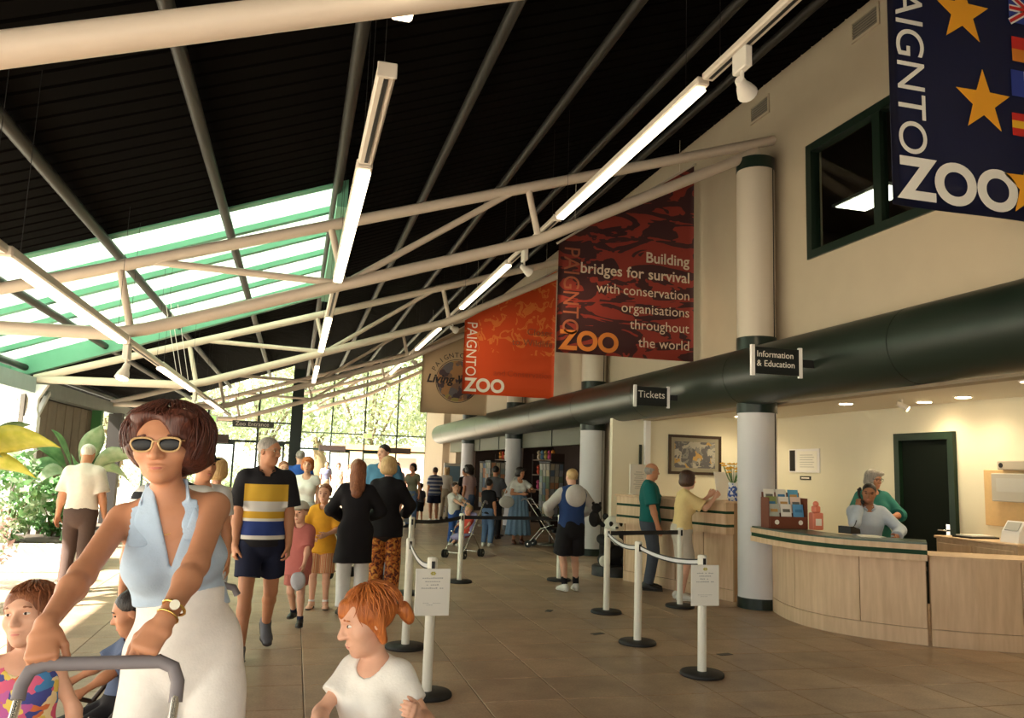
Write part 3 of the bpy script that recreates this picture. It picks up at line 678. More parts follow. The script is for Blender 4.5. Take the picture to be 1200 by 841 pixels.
top = smooth_curve([(5.45, 9.02), (5.40, 8.55), (5.39, 7.95), (5.60, 7.38), (6.14, 6.90)], 8); ts = resample(top, 32)
strip_wall(ts, .84, .90, .30, 'lower_rail', WOOD, info, 1)
strip_wall(offset(ts, .012), .90, .945, .28, 'green_stripe', M('stripe_green', (.012, .05, .022), .6, spec=.2), info, 1)
strip_wall(ts, .945, 1.0, .30, 'upper_rail', WOOD, info, 1)
strip_wall(offset(ts, .02), 1.0, 1.018, .5, 'counter_top', M('counter_top_green', (.05, .09, .06), .3), info, 1)
strip_wall(offset(ts, .45), .70, .74, .45, 'worktop', WOOD, info, 1)
# low desk continuing right
ld = thing('low_desk', 'lower pale wood desk continuing right of the curved counter', 'desk')
lowp = resample([(6.27, 7.02), (6.64, 6.79), (7.3, 6.5), (8.2, 6.3)], 20)
strip_wall(offset(lowp, -.005), 0, .16, .03, 'plinth', WOOD, ld, 1); strip_wall(offset(lowp, .03), .14, .86, .03, 'backing', WOODE, ld, 1)
for a, c in ((0, 8), (8, 13), (13, 20)):
    q = lowp[a:c+1]; q = [q[0].lerp(q[1], .04)] + q[1:-1] + [q[-1].lerp(q[-2], .04)]; strip_wall(q, .165, .86, .028, 'panel', WOOD, ld, 1)
strip_wall(offset(lowp, -.01), .86, .885, .62, 'desk_top', WOOD, ld, 1)
# ticket counter
tk = thing('ticket_counter', 'pale wood ticket counter with two green stripes', 'counter', (4.93, 11.72, 0), math.atan2(-2.05, .70))
Lc = 2.12     # local x runs along the front towards the camera, local y = +left = office side
MB().box(0, Lc, -.0, .03, .0, .14).build('plinth', WOOD, tk)
for k in range(4): MB().bev(Lc*k/4+.006, Lc*(k+1)/4-.006, .01, .04, .145, .86, .004).build('panel', WOOD, tk)
MB().box(0, Lc, .042, .06, .0, .86).build('backing', WOODE, tk)
for k, (x0, x1) in enumerate(((-.02, .62), (.62, 1.3), (1.3, Lc+.02))):
    for z0, z1, nm, mt, in_ in ((.86, .95, 'front_board', WOOD, 0), (.95, .985, 'green_stripe', MATS['stripe_green'], .008), (.985, 1.12, 'front_board', WOOD, 0), (1.12, 1.155, 'green_stripe', MATS['stripe_green'], .008), (1.155, 1.26, 'front_board', WOOD, 0)):
        y0 = -.16 if k != 1 else -.10
        MB().box(x0+.004, x1-.004, y0+in_, .10, z0, z1).build(nm, mt, tk)
MB().bev(-.03, Lc+.03, -.19, .42, 1.26, 1.285, .006).build('counter_top', WOOD, tk)
MB().box(-.02, 0, -.0, .4, 0, 1.26).build('side_panel', WOOD, tk); MB().box(Lc, Lc+.02, -.0, .4, 0, 1.26).build('side_panel', WOODE, tk)
def tkp(x, y, z):
    a = math.atan2(-2.05, .70); return (4.93 + x*math.cos(a) - y*math.sin(a), 11.72 + x*math.sin(a) + y*math.cos(a), z)

# things on the counters
PAPER = M('paper_white', (.82, .80, .72), .7); PAPERG = M('paper_grey_print', (.45, .45, .42), .7)
def lines_print(t, w, h, n_, y=-.0025, x0=0, z0=0):
    for k in range(n_):
        ww = w*(.35+.4*random.random()); MB().box(x0+w/2-ww/2, x0+w/2+ww/2, y-.0005, y, z0+h*(.2+.6*k/n_), z0+h*(.2+.6*k/n_)+h*.022).build('print_line', PAPERG, t)
p = tkp(.12, -.02, 1.285)
t = thing('notice_holder', 'white upright notice on the left end of the ticket counter', 'notice', p, 0.25)
MB().bev(0, .34, -.01, .01, .0, .46, .004).build('card', PAPER, t); lines_print(t, .34, .46, 9, -.0102); MB().box(.02, .32, -.05, .05, -.0, .012).build('foot', PAPER, t)
p = tkp(1.62, .2, 1.285)
t = thing('display_folder', 'open cream folder standing on the ticket counter', 'folder', p, 0.1)
MB().obox((.14, 0, .19), (.14, .02, 0), (0, .006, 0), (0, .04, .19)).build('page', PAPER, t); MB().obox((.42, 0, .19), (.14, -.02, 0), (0, .006, 0), (0, .04, .19)).build('page', PAPER, t)
MB().box(.0, .56, .02, .16, 0, .012).build('foot', PAPER, t)
p = tkp(1.98, .16, 1.285)
t = thing('vase', 'blue and white patterned vase of yellow flowers', 'vase', p)
MB().lathe([(.06, 0), (.075, .05), (.07, .14), (.055, .20), (.065, .24), (.058, .24)], 20).build('vase_body', cell_mat('vase_blue', 30, [(0, (.04, .10, .40)), (.5, (.7, .72, .75))], .3), t)
YEL = M('petal_yellow', (.80, .42, .03), .6); LEAFG = M('stem_green', (.08, .20, .05), .6)
rs = random.Random(3)
for k in range(15):
    a = rs.random()*6.28; r_ = .05+.13*rs.random(); z_ = .36+.14*rs.random()
    MB().tube([(0, 0, .2), (r_*.5*math.cos(a), r_*.5*math.sin(a), .3), (r_*math.cos(a), r_*math.sin(a), z_)], .004, 5).build('stem', LEAFG, t)
    fl_ = MB()
    for q in range(6):
        b_ = q*PI/3; fl_.ball((r_*math.cos(a)+.025*math.cos(b_), r_*math.sin(a)+.025*math.sin(b_), z_+.01), (.02, .02, .01), 6, 4)
    fl_.ball((r_*math.cos(a), r_*math.sin(a), z_+.015), .015, 6, 4); fl_.build('flower', YEL, t)
# leaflet rack on the information counter
t = thing('leaflet_rack', 'tiered brown leaflet rack full of brochures on the curved counter', 'leaflet rack', (5.46, 8.62, 1.018), -.1)
BRW = M('rack_brown', (.16, .045, .02), .5)
MB().bev(0, .48, -.01, .02, 0, .14, .004).build('front_board', BRW, t); MB().box(0, .48, .02, .2, 0, .012).build('shelf_base', BRW, t)
for u in (.09, .39): MB().tube([(u, -.014, .075), (u, -.010, .075)], .028, 14).build('round_badge', PAPER, t)
for u in (-.008, .48): MB().box(u, u+.008, .0, .2, 0, .36).build('side_panel', BRW, t)
MB().box(0, .48, .19, .2, 0.012, .42).build('back_panel', BRW, t)
cols = [(.75, .73, .66), (.72, .70, .62), (.10, .35, .55), (.30, .36, .12), (.8, .77, .7), (.75, .6, .5), (.45, .5, .45), (.8, .78, .72), (.10, .32, .58)]
for r_ in range(3):
    for c_ in range(3):
        lf = MB().obox((.085+.155*c_, .155-.06*r_+.02, .30-.085*r_ + .06), (.066, 0, 0), (0, .005, 0), (0, .015, .095)).build('leaflet', M('leaflet_%d%d' % (r_, c_), cols[(2-r_)*3+c_ if False else r_*3+c_], .6), t)
        MB().obox((.085+.155*c_, .147-.06*r_+.02, .32-.085*r_+.06), (.045, 0, 0), (0, .0015, 0), (0, .004, .018)).build('print_block', M('leaf_print%d' % ((r_+c_) % 3), [(.15, .15, .13), (.05, .2, .4), (.5, .3, .1)][(r_+c_) % 3], .6), lf)
t = thing('donation_box', 'salmon pink figure shaped box next to the leaflet rack', 'box', (6.02, 8.52, 1.018))
MB().bev(-.07, .07, -.05, .05, 0, .2, .01).bev(-.045, .045, -.04, .04, .2, .28, .015).ball((0, 0, .30), .035, 10, 8).build('box_body', M('salmon', (.70, .22, .14), .5), t)
MB().box(-.04, .04, -.053, -.05, .05, .13).build('label_card', PAPER, t)
t = thing('telephone', 'dark desk telephone on the information counter', 'telephone', (6.12, 8.05, 1.018), .3)
MB().prism([(-.09, 0), (.09, 0), (.08, .05), (-.03, .08), (-.09, .08)], lambda u, v, w: (u, -.08+.16*w, v)).build('phone_base', BLACKM, t)
for k in range(9): MB().box(-.01+.02*(k % 3), .004+.02*(k % 3), -.03+.022*(k//3), -.015+.022*(k//3), .06, .07).build('key', PAPER, t)
MB().tube([(0.05, .0, .05), (.25, .1, .09), (.50, .22, .22), (.66, .30, .36)], .006, 6).build('cord', BLACKM, t)
t = thing('desk_papers', 'white papers lying on the information counter', 'papers', (6.02, 7.6, 1.018), -.5)
MB().box(-.1, .1, -.15, .15, 0, .004).build('sheet', PAPER, t); MB().obox((.03, .05, .006), (.1, .02, 0), (-.03, .14, 0), (0, 0, .002)).build('sheet', PAPER, t)
# back wall: certificate, plate, switch, wooden board with box, framed picture
t = thing('framed_notice', 'white framed notice with a dark left strip on the office wall', 'notice', (8.4, 12.60, 1.72))
MB().box(-.02, 0, -.85, 0, 0, .40).build('frame', WHITE, t); MB().box(-.024, -.02, -.18, -.02, .02, .38).build('dark_strip', BLACKM, t); MB().box(-.024, -.02, -.80, -.24, .04, .36).build('sheet', PAPER, t)
for k in range(6): MB().box(-.026, -.024, -.72+.04*(k % 2), -.32, .09+.04*k, .10+.04*k).build('print_line', PAPERG, t)
t = thing('name_plate', 'tiny black and white plate under the framed notice', 'plate', (8.4, 12.3, 1.60)); MB().box(-.012, 0, -.3, 0, 0, .06).build('plate', BLACKM, t); MB().box(-.014, -.012, -.26, -.04, .018, .04).build('print', PAPER, t)
t = thing('light_switch', 'pale double light switch left of the office door', 'switch', (8.4, 10.35, 1.15)); MB().bev(-.012, 0, -.09, .09, 0, .09, .003).build('plate', WHITE, t)
for y in (-.045, .045): MB().box(-.017, -.012, y-.015, y+.015, .025, .065).build('rocker', WHITE, t)
t = thing('wall_board', 'plywood board with a grey control box right of the door', 'control board', (8.4, 8.42, 1.12))
MB().bev(-.025, 0, -1.1, 0, 0, .68, .004).build('board', M('plywood', (.62, .42, .20), .6, noise=.1), t)
MB().bev(-.12, -.025, -.85, -.20, .30, .64, .01).build('control_box', M('box_grey', (.42, .40, .35), .5), t)
MB().box(-.123, -.12, -.7, -.28, .42, .58).build('panel_plate', PAPERG, t)
t = thing('wall_camera', 'small grey box device standing on the plywood board', 'device', (8.33, 8.12, 1.80)); MB().bev(-.05, .05, -.5, 0, 0, .11, .01).build('casing', M('device_grey', (.45, .40, .32), .5), t)
MB().tube([(-.055, -.06, .055), (-.05, -.06, .055)], .03, 12).build('lens', BLACKM, t)
t = thing('side_cabinet', 'pale wood side cabinet under the plywood board', 'cabinet', (8.05, 7.95, 0))
MB().bev(-.35, .33, -.62, .55, 0, .95, .006).build('carcass', WOOD, t); MB().bev(-.37, .34, -.64, .57, .95, .98, .006).build('cabinet_top', WOOD, t)
MB().bev(-.365, -.351, -.58, -.05, .08, .9, .004).build('door', WOOD, t); MB().bev(-.365, -.351, -.0, .52, .08, .9, .004).build('door', WOOD, t)
t = thing('card_machine', 'white plastic machine on the side cabinet', 'machine', (7.92, 7.55, .98)); MB().prism([(-.1, 0), (.1, 0), (.1, .2), (.02, .24), (-.07, .12)], lambda u, v, w: (u, -.12+.24*w, v)).build('casing', WHITE, t); MB().obox((-.035, 0, .18), (.03, 0, .045), (0, .09, 0), (.004, 0, -.003)).build('screen', PAPERG, t)
t = thing('desk_tray', 'black tray of papers on the side cabinet', 'tray', (7.95, 8.15, .98)); MB().box(-.2, .2, -.15, .15, 0, .02).build('tray_base', BLACKM, t); MB().box(-.17, .17, -.12, .12, .02, .035).build('sheet', PAPER, t)
t = thing('framed_picture', 'large dark framed picture of animals on the office end wall', 'picture', (6.50, 13.5, 1.62))
MB().box(0, 1.05, -.03, 0, 0, .05).box(0, 1.05, -.03, 0, .66, .71).box(0, .05, -.03, 0, .05, .66).box(1.0, 1.05, -.03, 0, .05, .66).build('frame', M('frame_dark', (.04, .022, .012), .4), t)
MB().box(.05, 1.0, -.012, 0, .05, .66).build('mount', M('mount_grey', (.26, .24, .18), .7), t)
MB().box(.12, .93, -.014, -.012, .12, .59).build('print', cell_mat('picture_print', 14, [(0, (.10, .10, .11)), (.4, (.20, .20, .19)), (.6, (.35, .33, .28)), (.85, (.42, .26, .08))], .5, 'voronoi', .25), t)

# ================================================================ QUEUE BARRIERS
POSTW = M('barrier_post_cream', (.80, .77, .66), .4); RUB = M('barrier_base_black', (.015, .014, .013), .55)
BELTK = M('belt_black', (.015, .015, .016), .6); BELT_GLARE = M('belt_glare', (.72, .72, .72), .6)
def stanchion(x, y, label, lean=(0, 0)):
    t = thing('barrier_post', label, 'barrier post', (x, y, 0), 0, 'queue barrier posts')
    MB().lathe([(.175, 0), (.18, .006), (.178, .022), (.168, .032), (.05, .036)], 32).build('base', RUB, t)
    MB().lathe([(.036, .034), (.036, .88)], 20).build('pole', POSTW, t)
    MB().lathe([(.038, .88), (.038, .945), (.030, .955)], 20).build('head', POSTW, t)
    MB().box(-.012, .012, -.042, -.036, .86, .93).build('belt_slot', BLACKM, t)
    return t
R1, R2, R3, R4 = (3.31, 6.22), (3.27, 7.42), (3.59, 9.04), (4.69, 9.38)
L1, L2, L3, L4, L5, L6 = (1.01, 5.92), (1.06, 7.45), (1.50, 10.5), (2.36, 11.53), (3.89, 11.7), (1.45, 13.2)
for p, lb in ((R1, 'cream barrier post carrying a notice in front of the curved counter'), (R2, 'cream barrier post second from the right notice'), (R3, 'cream barrier post beside the panda'), (R4, 'cream barrier post in front of the ticket customers'),
              (L1, 'cream barrier post carrying a notice beside the red haired girl'), (L2, 'cream barrier post directly behind the red haired girl'), (L3, 'cream barrier post behind the left notice'), (L4, 'cream barrier post in front of the mauve pushchair'), (L5, 'cream barrier post left of the boy in the vest'), (L6, 'cream barrier post farthest back by the queue')):
    stanchion(p[0], p[1], lb)
def belt(a, c, z, sag, white, label):
    A = Vector((a[0], a[1], z)); B = Vector((c[0], c[1], z)); d = (B-A).normalized(); A = A+d*.0385; B = B-d*.0385; N = 14
    t = thing('barrier_belt', label, 'barrier belt', A, 0, 'queue barrier belts')
    def band(z0, z1, th, mat, nm):
        V = []; F = []; s_ = Vector((-d.y, d.x, 0))*th
        for k in range(N+1):
            p_ = (B-A)*(k/N); p_.z -= sag*4*(k/N)*(1-k/N)
            for q in (-1, 1):
                V += [p_+s_*q+Vector((0, 0, z0)), p_+s_*q+Vector((0, 0, z1))]
        for k in range(N):
            i = 4*k; j = i+4; F += [(i, j, j+1, i+1), (i+2, i+3, j+3, j+2), (i+1, j+1, j+3, i+3), (i, i+2, j+2, j)]
        F += [(0, 1, 3, 2), (4*N, 4*N+2, 4*N+3, 4*N+1)]
        MB().add(V, F).build(nm, mat, t)
    if white: band(-.014, .014, .0012, BELT_GLARE, 'belt'); band(.014, .025, .0014, BELTK, 'belt_edge'); band(-.025, -.014, .0014, BELTK, 'belt_edge')  # glare on the black belt is painted as a white middle band
    else: band(-.025, .025, .0012, BELTK, 'belt')
belt(R3, R2, .895, .05, True, 'black belt with painted white glare from the panda post to the next')
belt(R2, R1, .895, .04, True, 'black belt with painted white glare running to the right notice post')
belt(R3, R4, .90, 0, False, 'taut black belt crossing before the ticket customers')
belt(L4, L5, .90, 0, False, 'taut black belt crossing before the woman in the long dress')
belt(L3, L4, .90, .03, False, 'black belt from the queue to the pushchair post')
belt(L2, L1, .895, .06, True, 'black belt with painted white glare running to the left notice post')
belt(L3, L2, .895, .05, False, 'black belt behind the red haired girl')
belt(L6, L3, .895, .03, False, 'black belt farthest back in the queue')
def notice(p, label, lines):
    t = thing('notice_board', label, 'notice', (p[0]-.125, p[1]-.048, .555))
    MB().bev(0, .25, -.004, .004, 0, .325, .002).build('card', PAPER, t)
    e = MB()
    for k in range(6): e.ball((.125+.013*math.cos(k*1.05), -.005, .292+.008*math.sin(k*1.05)), (.008, .002, .006), 6, 4)
    e.build('emblem', M('emblem_gold', (.55, .48, .10), .6), t)
    for k, (w, z, h_) in enumerate(((.15, .255, .010), (.11, .232, .010), (.09, .209, .010), (.16, .186, .010), (.13, .085, .004), (.08, .072, .004))):
        x = .125-w/2; nb = int(w/.014)
        m_ = MB()
        for q in range(nb):
            if random.random() < .85: m_.box(x+q*w/nb, x+(q+.75)*w/nb, -.0052, -.004, z, z+h_*(.6+.4*random.random()))
        m_.build('print_line', PAPERG, t)
    MB().box(.10, .15, .004, .014, .1, .3).build('clip', BLACKM, t)
notice(R1, 'white notice card on the barrier post by the curved counter', None)
notice(L1, 'white notice card on the barrier post by the red haired girl', None)
# dark leaflet lying on the floor
for k, (x, y, r_) in enumerate(((3.05, 7.9, .4), (2.95, 9.2, 1.0), (3.9, 6.9, .2))):
    o = MB().obox((0, 0, .002), (.07, 0, 0), (0, .035, 0), (0, 0, .002)).build('dropped_leaflet', M('litter', (.10, .09, .08), .7), None); o.location = (x, y, 0); o.rotation_euler = (0, 0, r_)
    tag(o, ['small dark litter scrap in front of the second right post', 'small dark litter scrap between the two barrier lines', 'small dark litter scrap near the right notice post'][k], 'litter', 'scraps on the floor')
# ================================================================ BODIES grown from distance fields
def V3(*a): return np.array(a, float)
def unit(v): v = np.asarray(v, float); return v/(np.linalg.norm(v)+1e-12)
def cap(a, b, ra, rb=None, k=.02, op='u', flat=False):
    rb = ra if rb is None else rb; a = np.asarray(a, float); b = np.asarray(b, float); R = max(ra, rb)
    ba = b-a; L2 = float(ba@ba)+1e-12; L = math.sqrt(L2)
    def f(X, Y, Z):
        x = X-a[0]; y = Y-a[1]; z = Z-a[2]; t0 = (x*ba[0]+y*ba[1]+z*ba[2])/L2; t = np.clip(t0, 0, 1)
        d = np.sqrt((x-t*ba[0])**2+(y-t*ba[1])**2+(z-t*ba[2])**2)-(ra+(rb-ra)*t)
        if flat: d = np.maximum(d, np.maximum((t0-1)*L, -t0*L if flat == 2 else -9.0))
        return d
    return (f, np.minimum(a, b)-R, np.maximum(a, b)+R, op, k)
def ell(c, r, rot=None, k=.02, op='u'):
    c = np.asarray(c, float); r = np.asarray(r, float); Rm = np.eye(3) if rot is None else np.asarray(rot, float); ext = np.sqrt((Rm**2)@(r**2))
    def f(X, Y, Z):
        x = X-c[0]; y = Y-c[1]; z = Z-c[2]
        q = [(x*Rm[0, i]+y*Rm[1, i]+z*Rm[2, i])/r[i] for i in range(3)]
        k0 = np.sqrt(q[0]**2+q[1]**2+q[2]**2); k1 = np.sqrt((q[0]/r[0])**2+(q[1]/r[1])**2+(q[2]/r[2])**2)+1e-9
        return k0*(k0-1)/k1
    return (f, c-ext, c+ext, op, k)
def ecap(a, b, ra, rb, right, k=.03, op='u', flat=0):
    """capsule of elliptic section: ra=(rx,ry) at a, rb at b; right = direction of rx"""
    a = np.asarray(a, float); b = np.asarray(b, float); w = unit(b-a); L = np.linalg.norm(b-a)
    u = np.asarray(right, float); u = unit(u-w*(u@w)); v = np.cross(w, u); R = max(*ra, *rb)
    def f(X, Y, Z):
        x = X-a[0]; y = Y-a[1]; z = Z-a[2]; s = x*w[0]+y*w[1]+z*w[2]; t = np.clip(s/L, 0, 1)
        rx = ra[0]+(rb[0]-ra[0])*t; ry = ra[1]+(rb[1]-ra[1])*t; m = np.minimum(rx, ry)
        e = (s-np.clip(s, 0, L))/m
        q = np.sqrt(((x*u[0]+y*u[1]+z*u[2])/rx)**2+((x*v[0]+y*v[1]+z*v[2])/ry)**2+e**2)
        d = (q-1)*m
        if flat & 1: d = np.maximum(d, s-L)
        if flat & 2: d = np.maximum(d, -s)
        return d
    return (f, np.minimum(a, b)-R, np.maximum(a, b)+R, op, k)
def plane(p, n_, k=.004, lo=None, hi=None):
    """keeps the side the normal points away from"""
    p = np.asarray(p, float); n_ = unit(n_)
    def f(X, Y, Z): return (X-p[0])*n_[0]+(Y-p[1])*n_[1]+(Z-p[2])*n_[2]
    return (f, lo if lo is not None else V3(-9, -9, -9), hi if hi is not None else V3(9, 9, 9), 'i', k)
def fnp(f, lo, hi, op, k=.004): return (f, np.asarray(lo, float), np.asarray(hi, float), op, k)
def smin(a, b, k): h = np.maximum(k-np.abs(a-b), 0)/k; return np.minimum(a, b)-h*h*k*.25
def field(prims, lo, hi, h):
    n_ = np.ceil((hi-lo)/h).astype(int)+1; F = np.full(n_, 1.0, np.float32)
    ax = [lo[i]+h*np.arange(n_[i]) for i in range(3)]
    for f, pl, ph, op, k in prims:
        m = k+2.5*h; i0 = np.maximum(np.floor((pl-m-lo)/h).astype(int), 0); i1 = np.minimum(np.ceil((ph+m-lo)/h).astype(int)+1, n_)
        if (i1 <= i0).any(): continue
        X = ax[0][i0[0]:i1[0], None, None]; Y = ax[1][None, i0[1]:i1[1], None]; Z = ax[2][None, None, i0[2]:i1[2]]
        d = f(X, Y, Z); S = F[i0[0]:i1[0], i0[1]:i1[1], i0[2]:i1[2]]; d = np.broadcast_to(d, S.shape)
        if op == 'u': S[...] = smin(S, d, k)
        elif op == 's': S[...] = -smin(-S, d, k)
        elif op == 'i': S[...] = -smin(-S, -d, k)
        elif op == '+': S[...] = S+d
    return F
_E = [(0,1),(2,3),(4,5),(6,7),(0,2),(1,3),(4,6),(5,7),(0,4),(1,5),(2,6),(3,7)]
_C = np.array([(i, j, k) for k in (0, 1) for j in (0, 1) for i in (0, 1)])
def nets(F, lo, h, keep=None):
    I = F < 0
    c = np.zeros(np.array(F.shape)-1, np.int8)
    for i, j, k in _C: c += I[i:F.shape[0]-1+i, j:F.shape[1]-1+j, k:F.shape[2]-1+k]
    act = (c > 0) & (c < 8); idx = np.argwhere(act)
    if len(idx) == 0: return np.zeros((0, 3)), np.zeros((0, 4), int)
    val = np.stack([F[idx[:, 0]+i, idx[:, 1]+j, idx[:, 2]+k] for i, j, k in _C], 1).astype(np.float64)
    P = np.zeros((len(idx), 3)); cnt = np.zeros(len(idx))
    for a, b in _E:
        va = val[:, a]; vb = val[:, b]; s = (va < 0) != (vb < 0); t = np.where(s, va/np.where(s, va-vb, 1), 0)
        P += s[:, None]*(_C[a]+(_C[b]-_C[a])*t[:, None]); cnt += s
    P = lo+h*(idx+P/cnt[:, None])
    vid = np.full(c.shape, -1, np.int64); vid[tuple(idx.T)] = np.arange(len(idx)); Q = []
    for ax in range(3):
        o = [i for i in range(3) if i != ax]
        A = np.take(I, range(F.shape[ax]-1), ax); B = np.take(I, range(1, F.shape[ax]), ax); e = np.argwhere(A != B)
        ok = (e[:, o[0]] > 0) & (e[:, o[1]] > 0) & (e[:, o[0]] < F.shape[o[0]]-1) & (e[:, o[1]] < F.shape[o[1]]-1); e = e[ok]
        ins = A[tuple(e.T)]
        def at(d0, d1):
            q = e.copy(); q[:, o[0]] += d0; q[:, o[1]] += d1; return vid[tuple(q.T)]
        q = np.stack([at(-1, -1), at(0, -1), at(0, 0), at(-1, 0)], 1)
        flip = ins if ax != 1 else ~ins
        q = np.where(flip[:, None], q, q[:, ::-1]); Q.append(q)
    Q = np.concatenate(Q); Q = Q[(Q >= 0).all(1)]
    return P, Q
def grow(prims, h, boxes=()):
    """one surface; `boxes` = (lo, hi, finer step) regions meshed more finely"""
    U = [p for p in prims if p[3] == 'u']; lo = np.min([p[1] for p in U], 0)-3*h; hi = np.max([p[2] for p in U], 0)+3*h
    P, Q = nets(field(prims, lo, hi, h), lo, h)
    if len(boxes):
        drop = np.zeros(len(Q), bool); cen = P[Q].mean(1); parts = []
        for bl, bh, h2 in boxes:
            drop |= ((cen > bl+h*.8) & (cen < bh-h*.8)).all(1)
            parts.append(nets(field(prims, np.asarray(bl, float), np.asarray(bh, float), h2), np.asarray(bl, float), h2))
        Q = Q[~drop]
        for p2, q2 in parts: Q = np.concatenate([Q, q2+len(P)]); P = np.concatenate([P, p2])
        used, inv_ = np.unique(Q, return_inverse=True); P = P[used]; Q = inv_.reshape(Q.shape)
    return P, Q
def relax(P, Q, n_=1, w=.5):
    for _ in range(n_):
        S = np.zeros_like(P); C_ = np.zeros(len(P))
        for a, b in ((0, 1), (1, 2), (2, 3), (3, 0)):
            np.add.at(S, Q[:, a], P[Q[:, b]]); np.add.at(C_, Q[:, a], 1); np.add.at(S, Q[:, b], P[Q[:, a]]); np.add.at(C_, Q[:, b], 1)
        P = P*(1-w)+w*S/np.maximum(C_, 1)[:, None]
    return P
def fmesh(name, prims, h, mat, parent, boxes=(), sm=1):
    P, Q = grow(prims, h, boxes)
    if sm and not len(boxes): P = relax(P, Q, sm)
    me = bpy.data.meshes.new(name); me.vertices.add(len(P)); me.vertices.foreach_set('co', P.astype(np.float32).ravel())
    me.loops.add(Q.size); me.loops.foreach_set('vertex_index', Q.astype(np.int32).ravel())
    me.polygons.add(len(Q)); me.polygons.foreach_set('loop_start', np.arange(0, Q.size, 4, dtype=np.int32))
    me.polygons.foreach_set('use_smooth', np.ones(len(Q), bool)); me.update(calc_edges=True); me.validate()
    return link(name, me, mat, parent)
def folds(amp, seed=0, f=26.0, zf=.35, lo=(-9, -9, -9), hi=(9, 9, 9)):
    r = np.random.RandomState(seed); D = r.randn(5, 3)*[1, 1, zf]; D /= np.linalg.norm(D, axis=1)[:, None]; ph = r.rand(5)*6.28; fr = f*(.5+r.rand(5))
    def g(X, Y, Z):
        s = 0
        for k in range(5): s = s+np.sin(fr[k]*(X*D[k, 0]+Y*D[k, 1]+Z*D[k, 2])+ph[k]+1.5*np.sin(7*Z+ph[k]))
        return s*(amp/2.5)
    return (g, np.asarray(lo, float), np.asarray(hi, float), '+', 0)
def ik(a, t, l1, l2, hint):
    a = np.asarray(a, float); t = np.asarray(t, float); d = t-a; L = np.linalg.norm(d)
    if L > .998*(l1+l2): t = a+d/L*.998*(l1+l2); L = .998*(l1+l2); d = t-a
    w = d/L; x = (l1*l1-l2*l2+L*L)/(2*L); y = math.sqrt(max(l1*l1-x*x, 0)); hn = np.asarray(hint, float); hn = unit(hn-w*(hn@w))
    return a+w*x+hn*y, t
def rotm(yaw=0, pitch=0, roll=0):
    """yaw about z, then pitch (chin down +) about x, then roll about y"""
    return np.array(Matrix.Rotation(yaw, 3, 'Z') @ Matrix.Rotation(pitch, 3, 'X') @ Matrix.Rotation(roll, 3, 'Y'))

def skeleton(H, sex, pose):
    J = {}; hh = pose.get('head_h', .228 if H > 1.5 else .212 if H > 1.3 else .200)
    s = (H-hh)/1.525; J['s'] = s; J['hh'] = hh; J['hw'] = pose.get('hw', 1.0); J['sex'] = sex
    g = pose.get('girth', 1.0)*(1.0 if H > 1.5 else 1.02); J['g'] = g*s
    P0 = np.asarray(pose.get('pelvis', (0, 0, 0)), float)+V3(0, 0, .95*s)
    lean = pose.get('lean', 0.0); side = pose.get('side', 0.0); tw = pose.get('twist', 0.0)
    Rt = np.array(Matrix.Rotation(side, 3, 'Y') @ Matrix.Rotation(lean, 3, 'X')); Rs = Rt@np.array(Matrix.Rotation(tw, 3, 'Z')); J['Rt'] = Rt; J['Rs'] = Rs
    def up(x, y, z, R=Rt): return P0+R@(V3(x, y, z-.95)*s)
    f = sex == 'f'; ch = H < 1.45
    sw = .148 if f else .168; hw = .092 if f else .088
    if ch: sw = .142; hw = .08
    J['P'] = P0; J['low'] = P0+V3(0, 0, -.09*s)
    J['waist'] = up(0, .005, 1.09); J['chest'] = up(0, .005, 1.27, Rs); J['uchest'] = up(0, .012, 1.385, Rs); J['nb'] = up(0, .015, 1.455, Rs)
    J['neck'] = J['nb']+Rs@V3(0, -.012, .075)*s
    for n_, sg in (('L', 1), ('R', -1)):
        J['hip'+n_] = P0+V3(sg*hw*s, 0, -.03*s); J['sh'+n_] = up(sg*sw, .015, 1.415, Rs)
        an = np.asarray(pose.get('foot'+n_, (sg*.10*s, .02, .085*s)), float)
        J['kn'+n_], J['an'+n_] = ik(J['hip'+n_], an, .43*s, .415*s, pose.get('knee'+n_, (sg*.1, -1, 0)))
        J['toe'+n_] = unit(np.asarray(pose.get('toe'+n_, (sg*.15, -1, 0)), float))
        wr = pose.get('hand'+n_); 
        wr = J['sh'+n_]+V3(sg*.07, -.03, -.525)*s if wr is None else np.asarray(wr, float)
        J['el'+n_], J['wr'+n_] = ik(J['sh'+n_], wr, .285*s, .25*s, pose.get('elbow'+n_, (sg*.5, 1, -.1)))
        J['hd'+n_] = unit(np.asarray(pose.get('hdir'+n_, J['wr'+n_]-J['el'+n_]), float)); J['pn'+n_] = unit(np.asarray(pose.get('palm'+n_, (-sg, .25, 0)), float))
        J['curl'+n_] = pose.get('curl'+n_, .35)
    J['Rh'] = rotm(*pose.get('head', (0, 0, 0))); J['H0'] = J['neck']+Rs@V3(0, -.018, -.0)*s
    return J
def hp(J, x, y, z): return J['H0']+J['Rh']@(V3(x*J['hw'], y, z)*J['hh'])
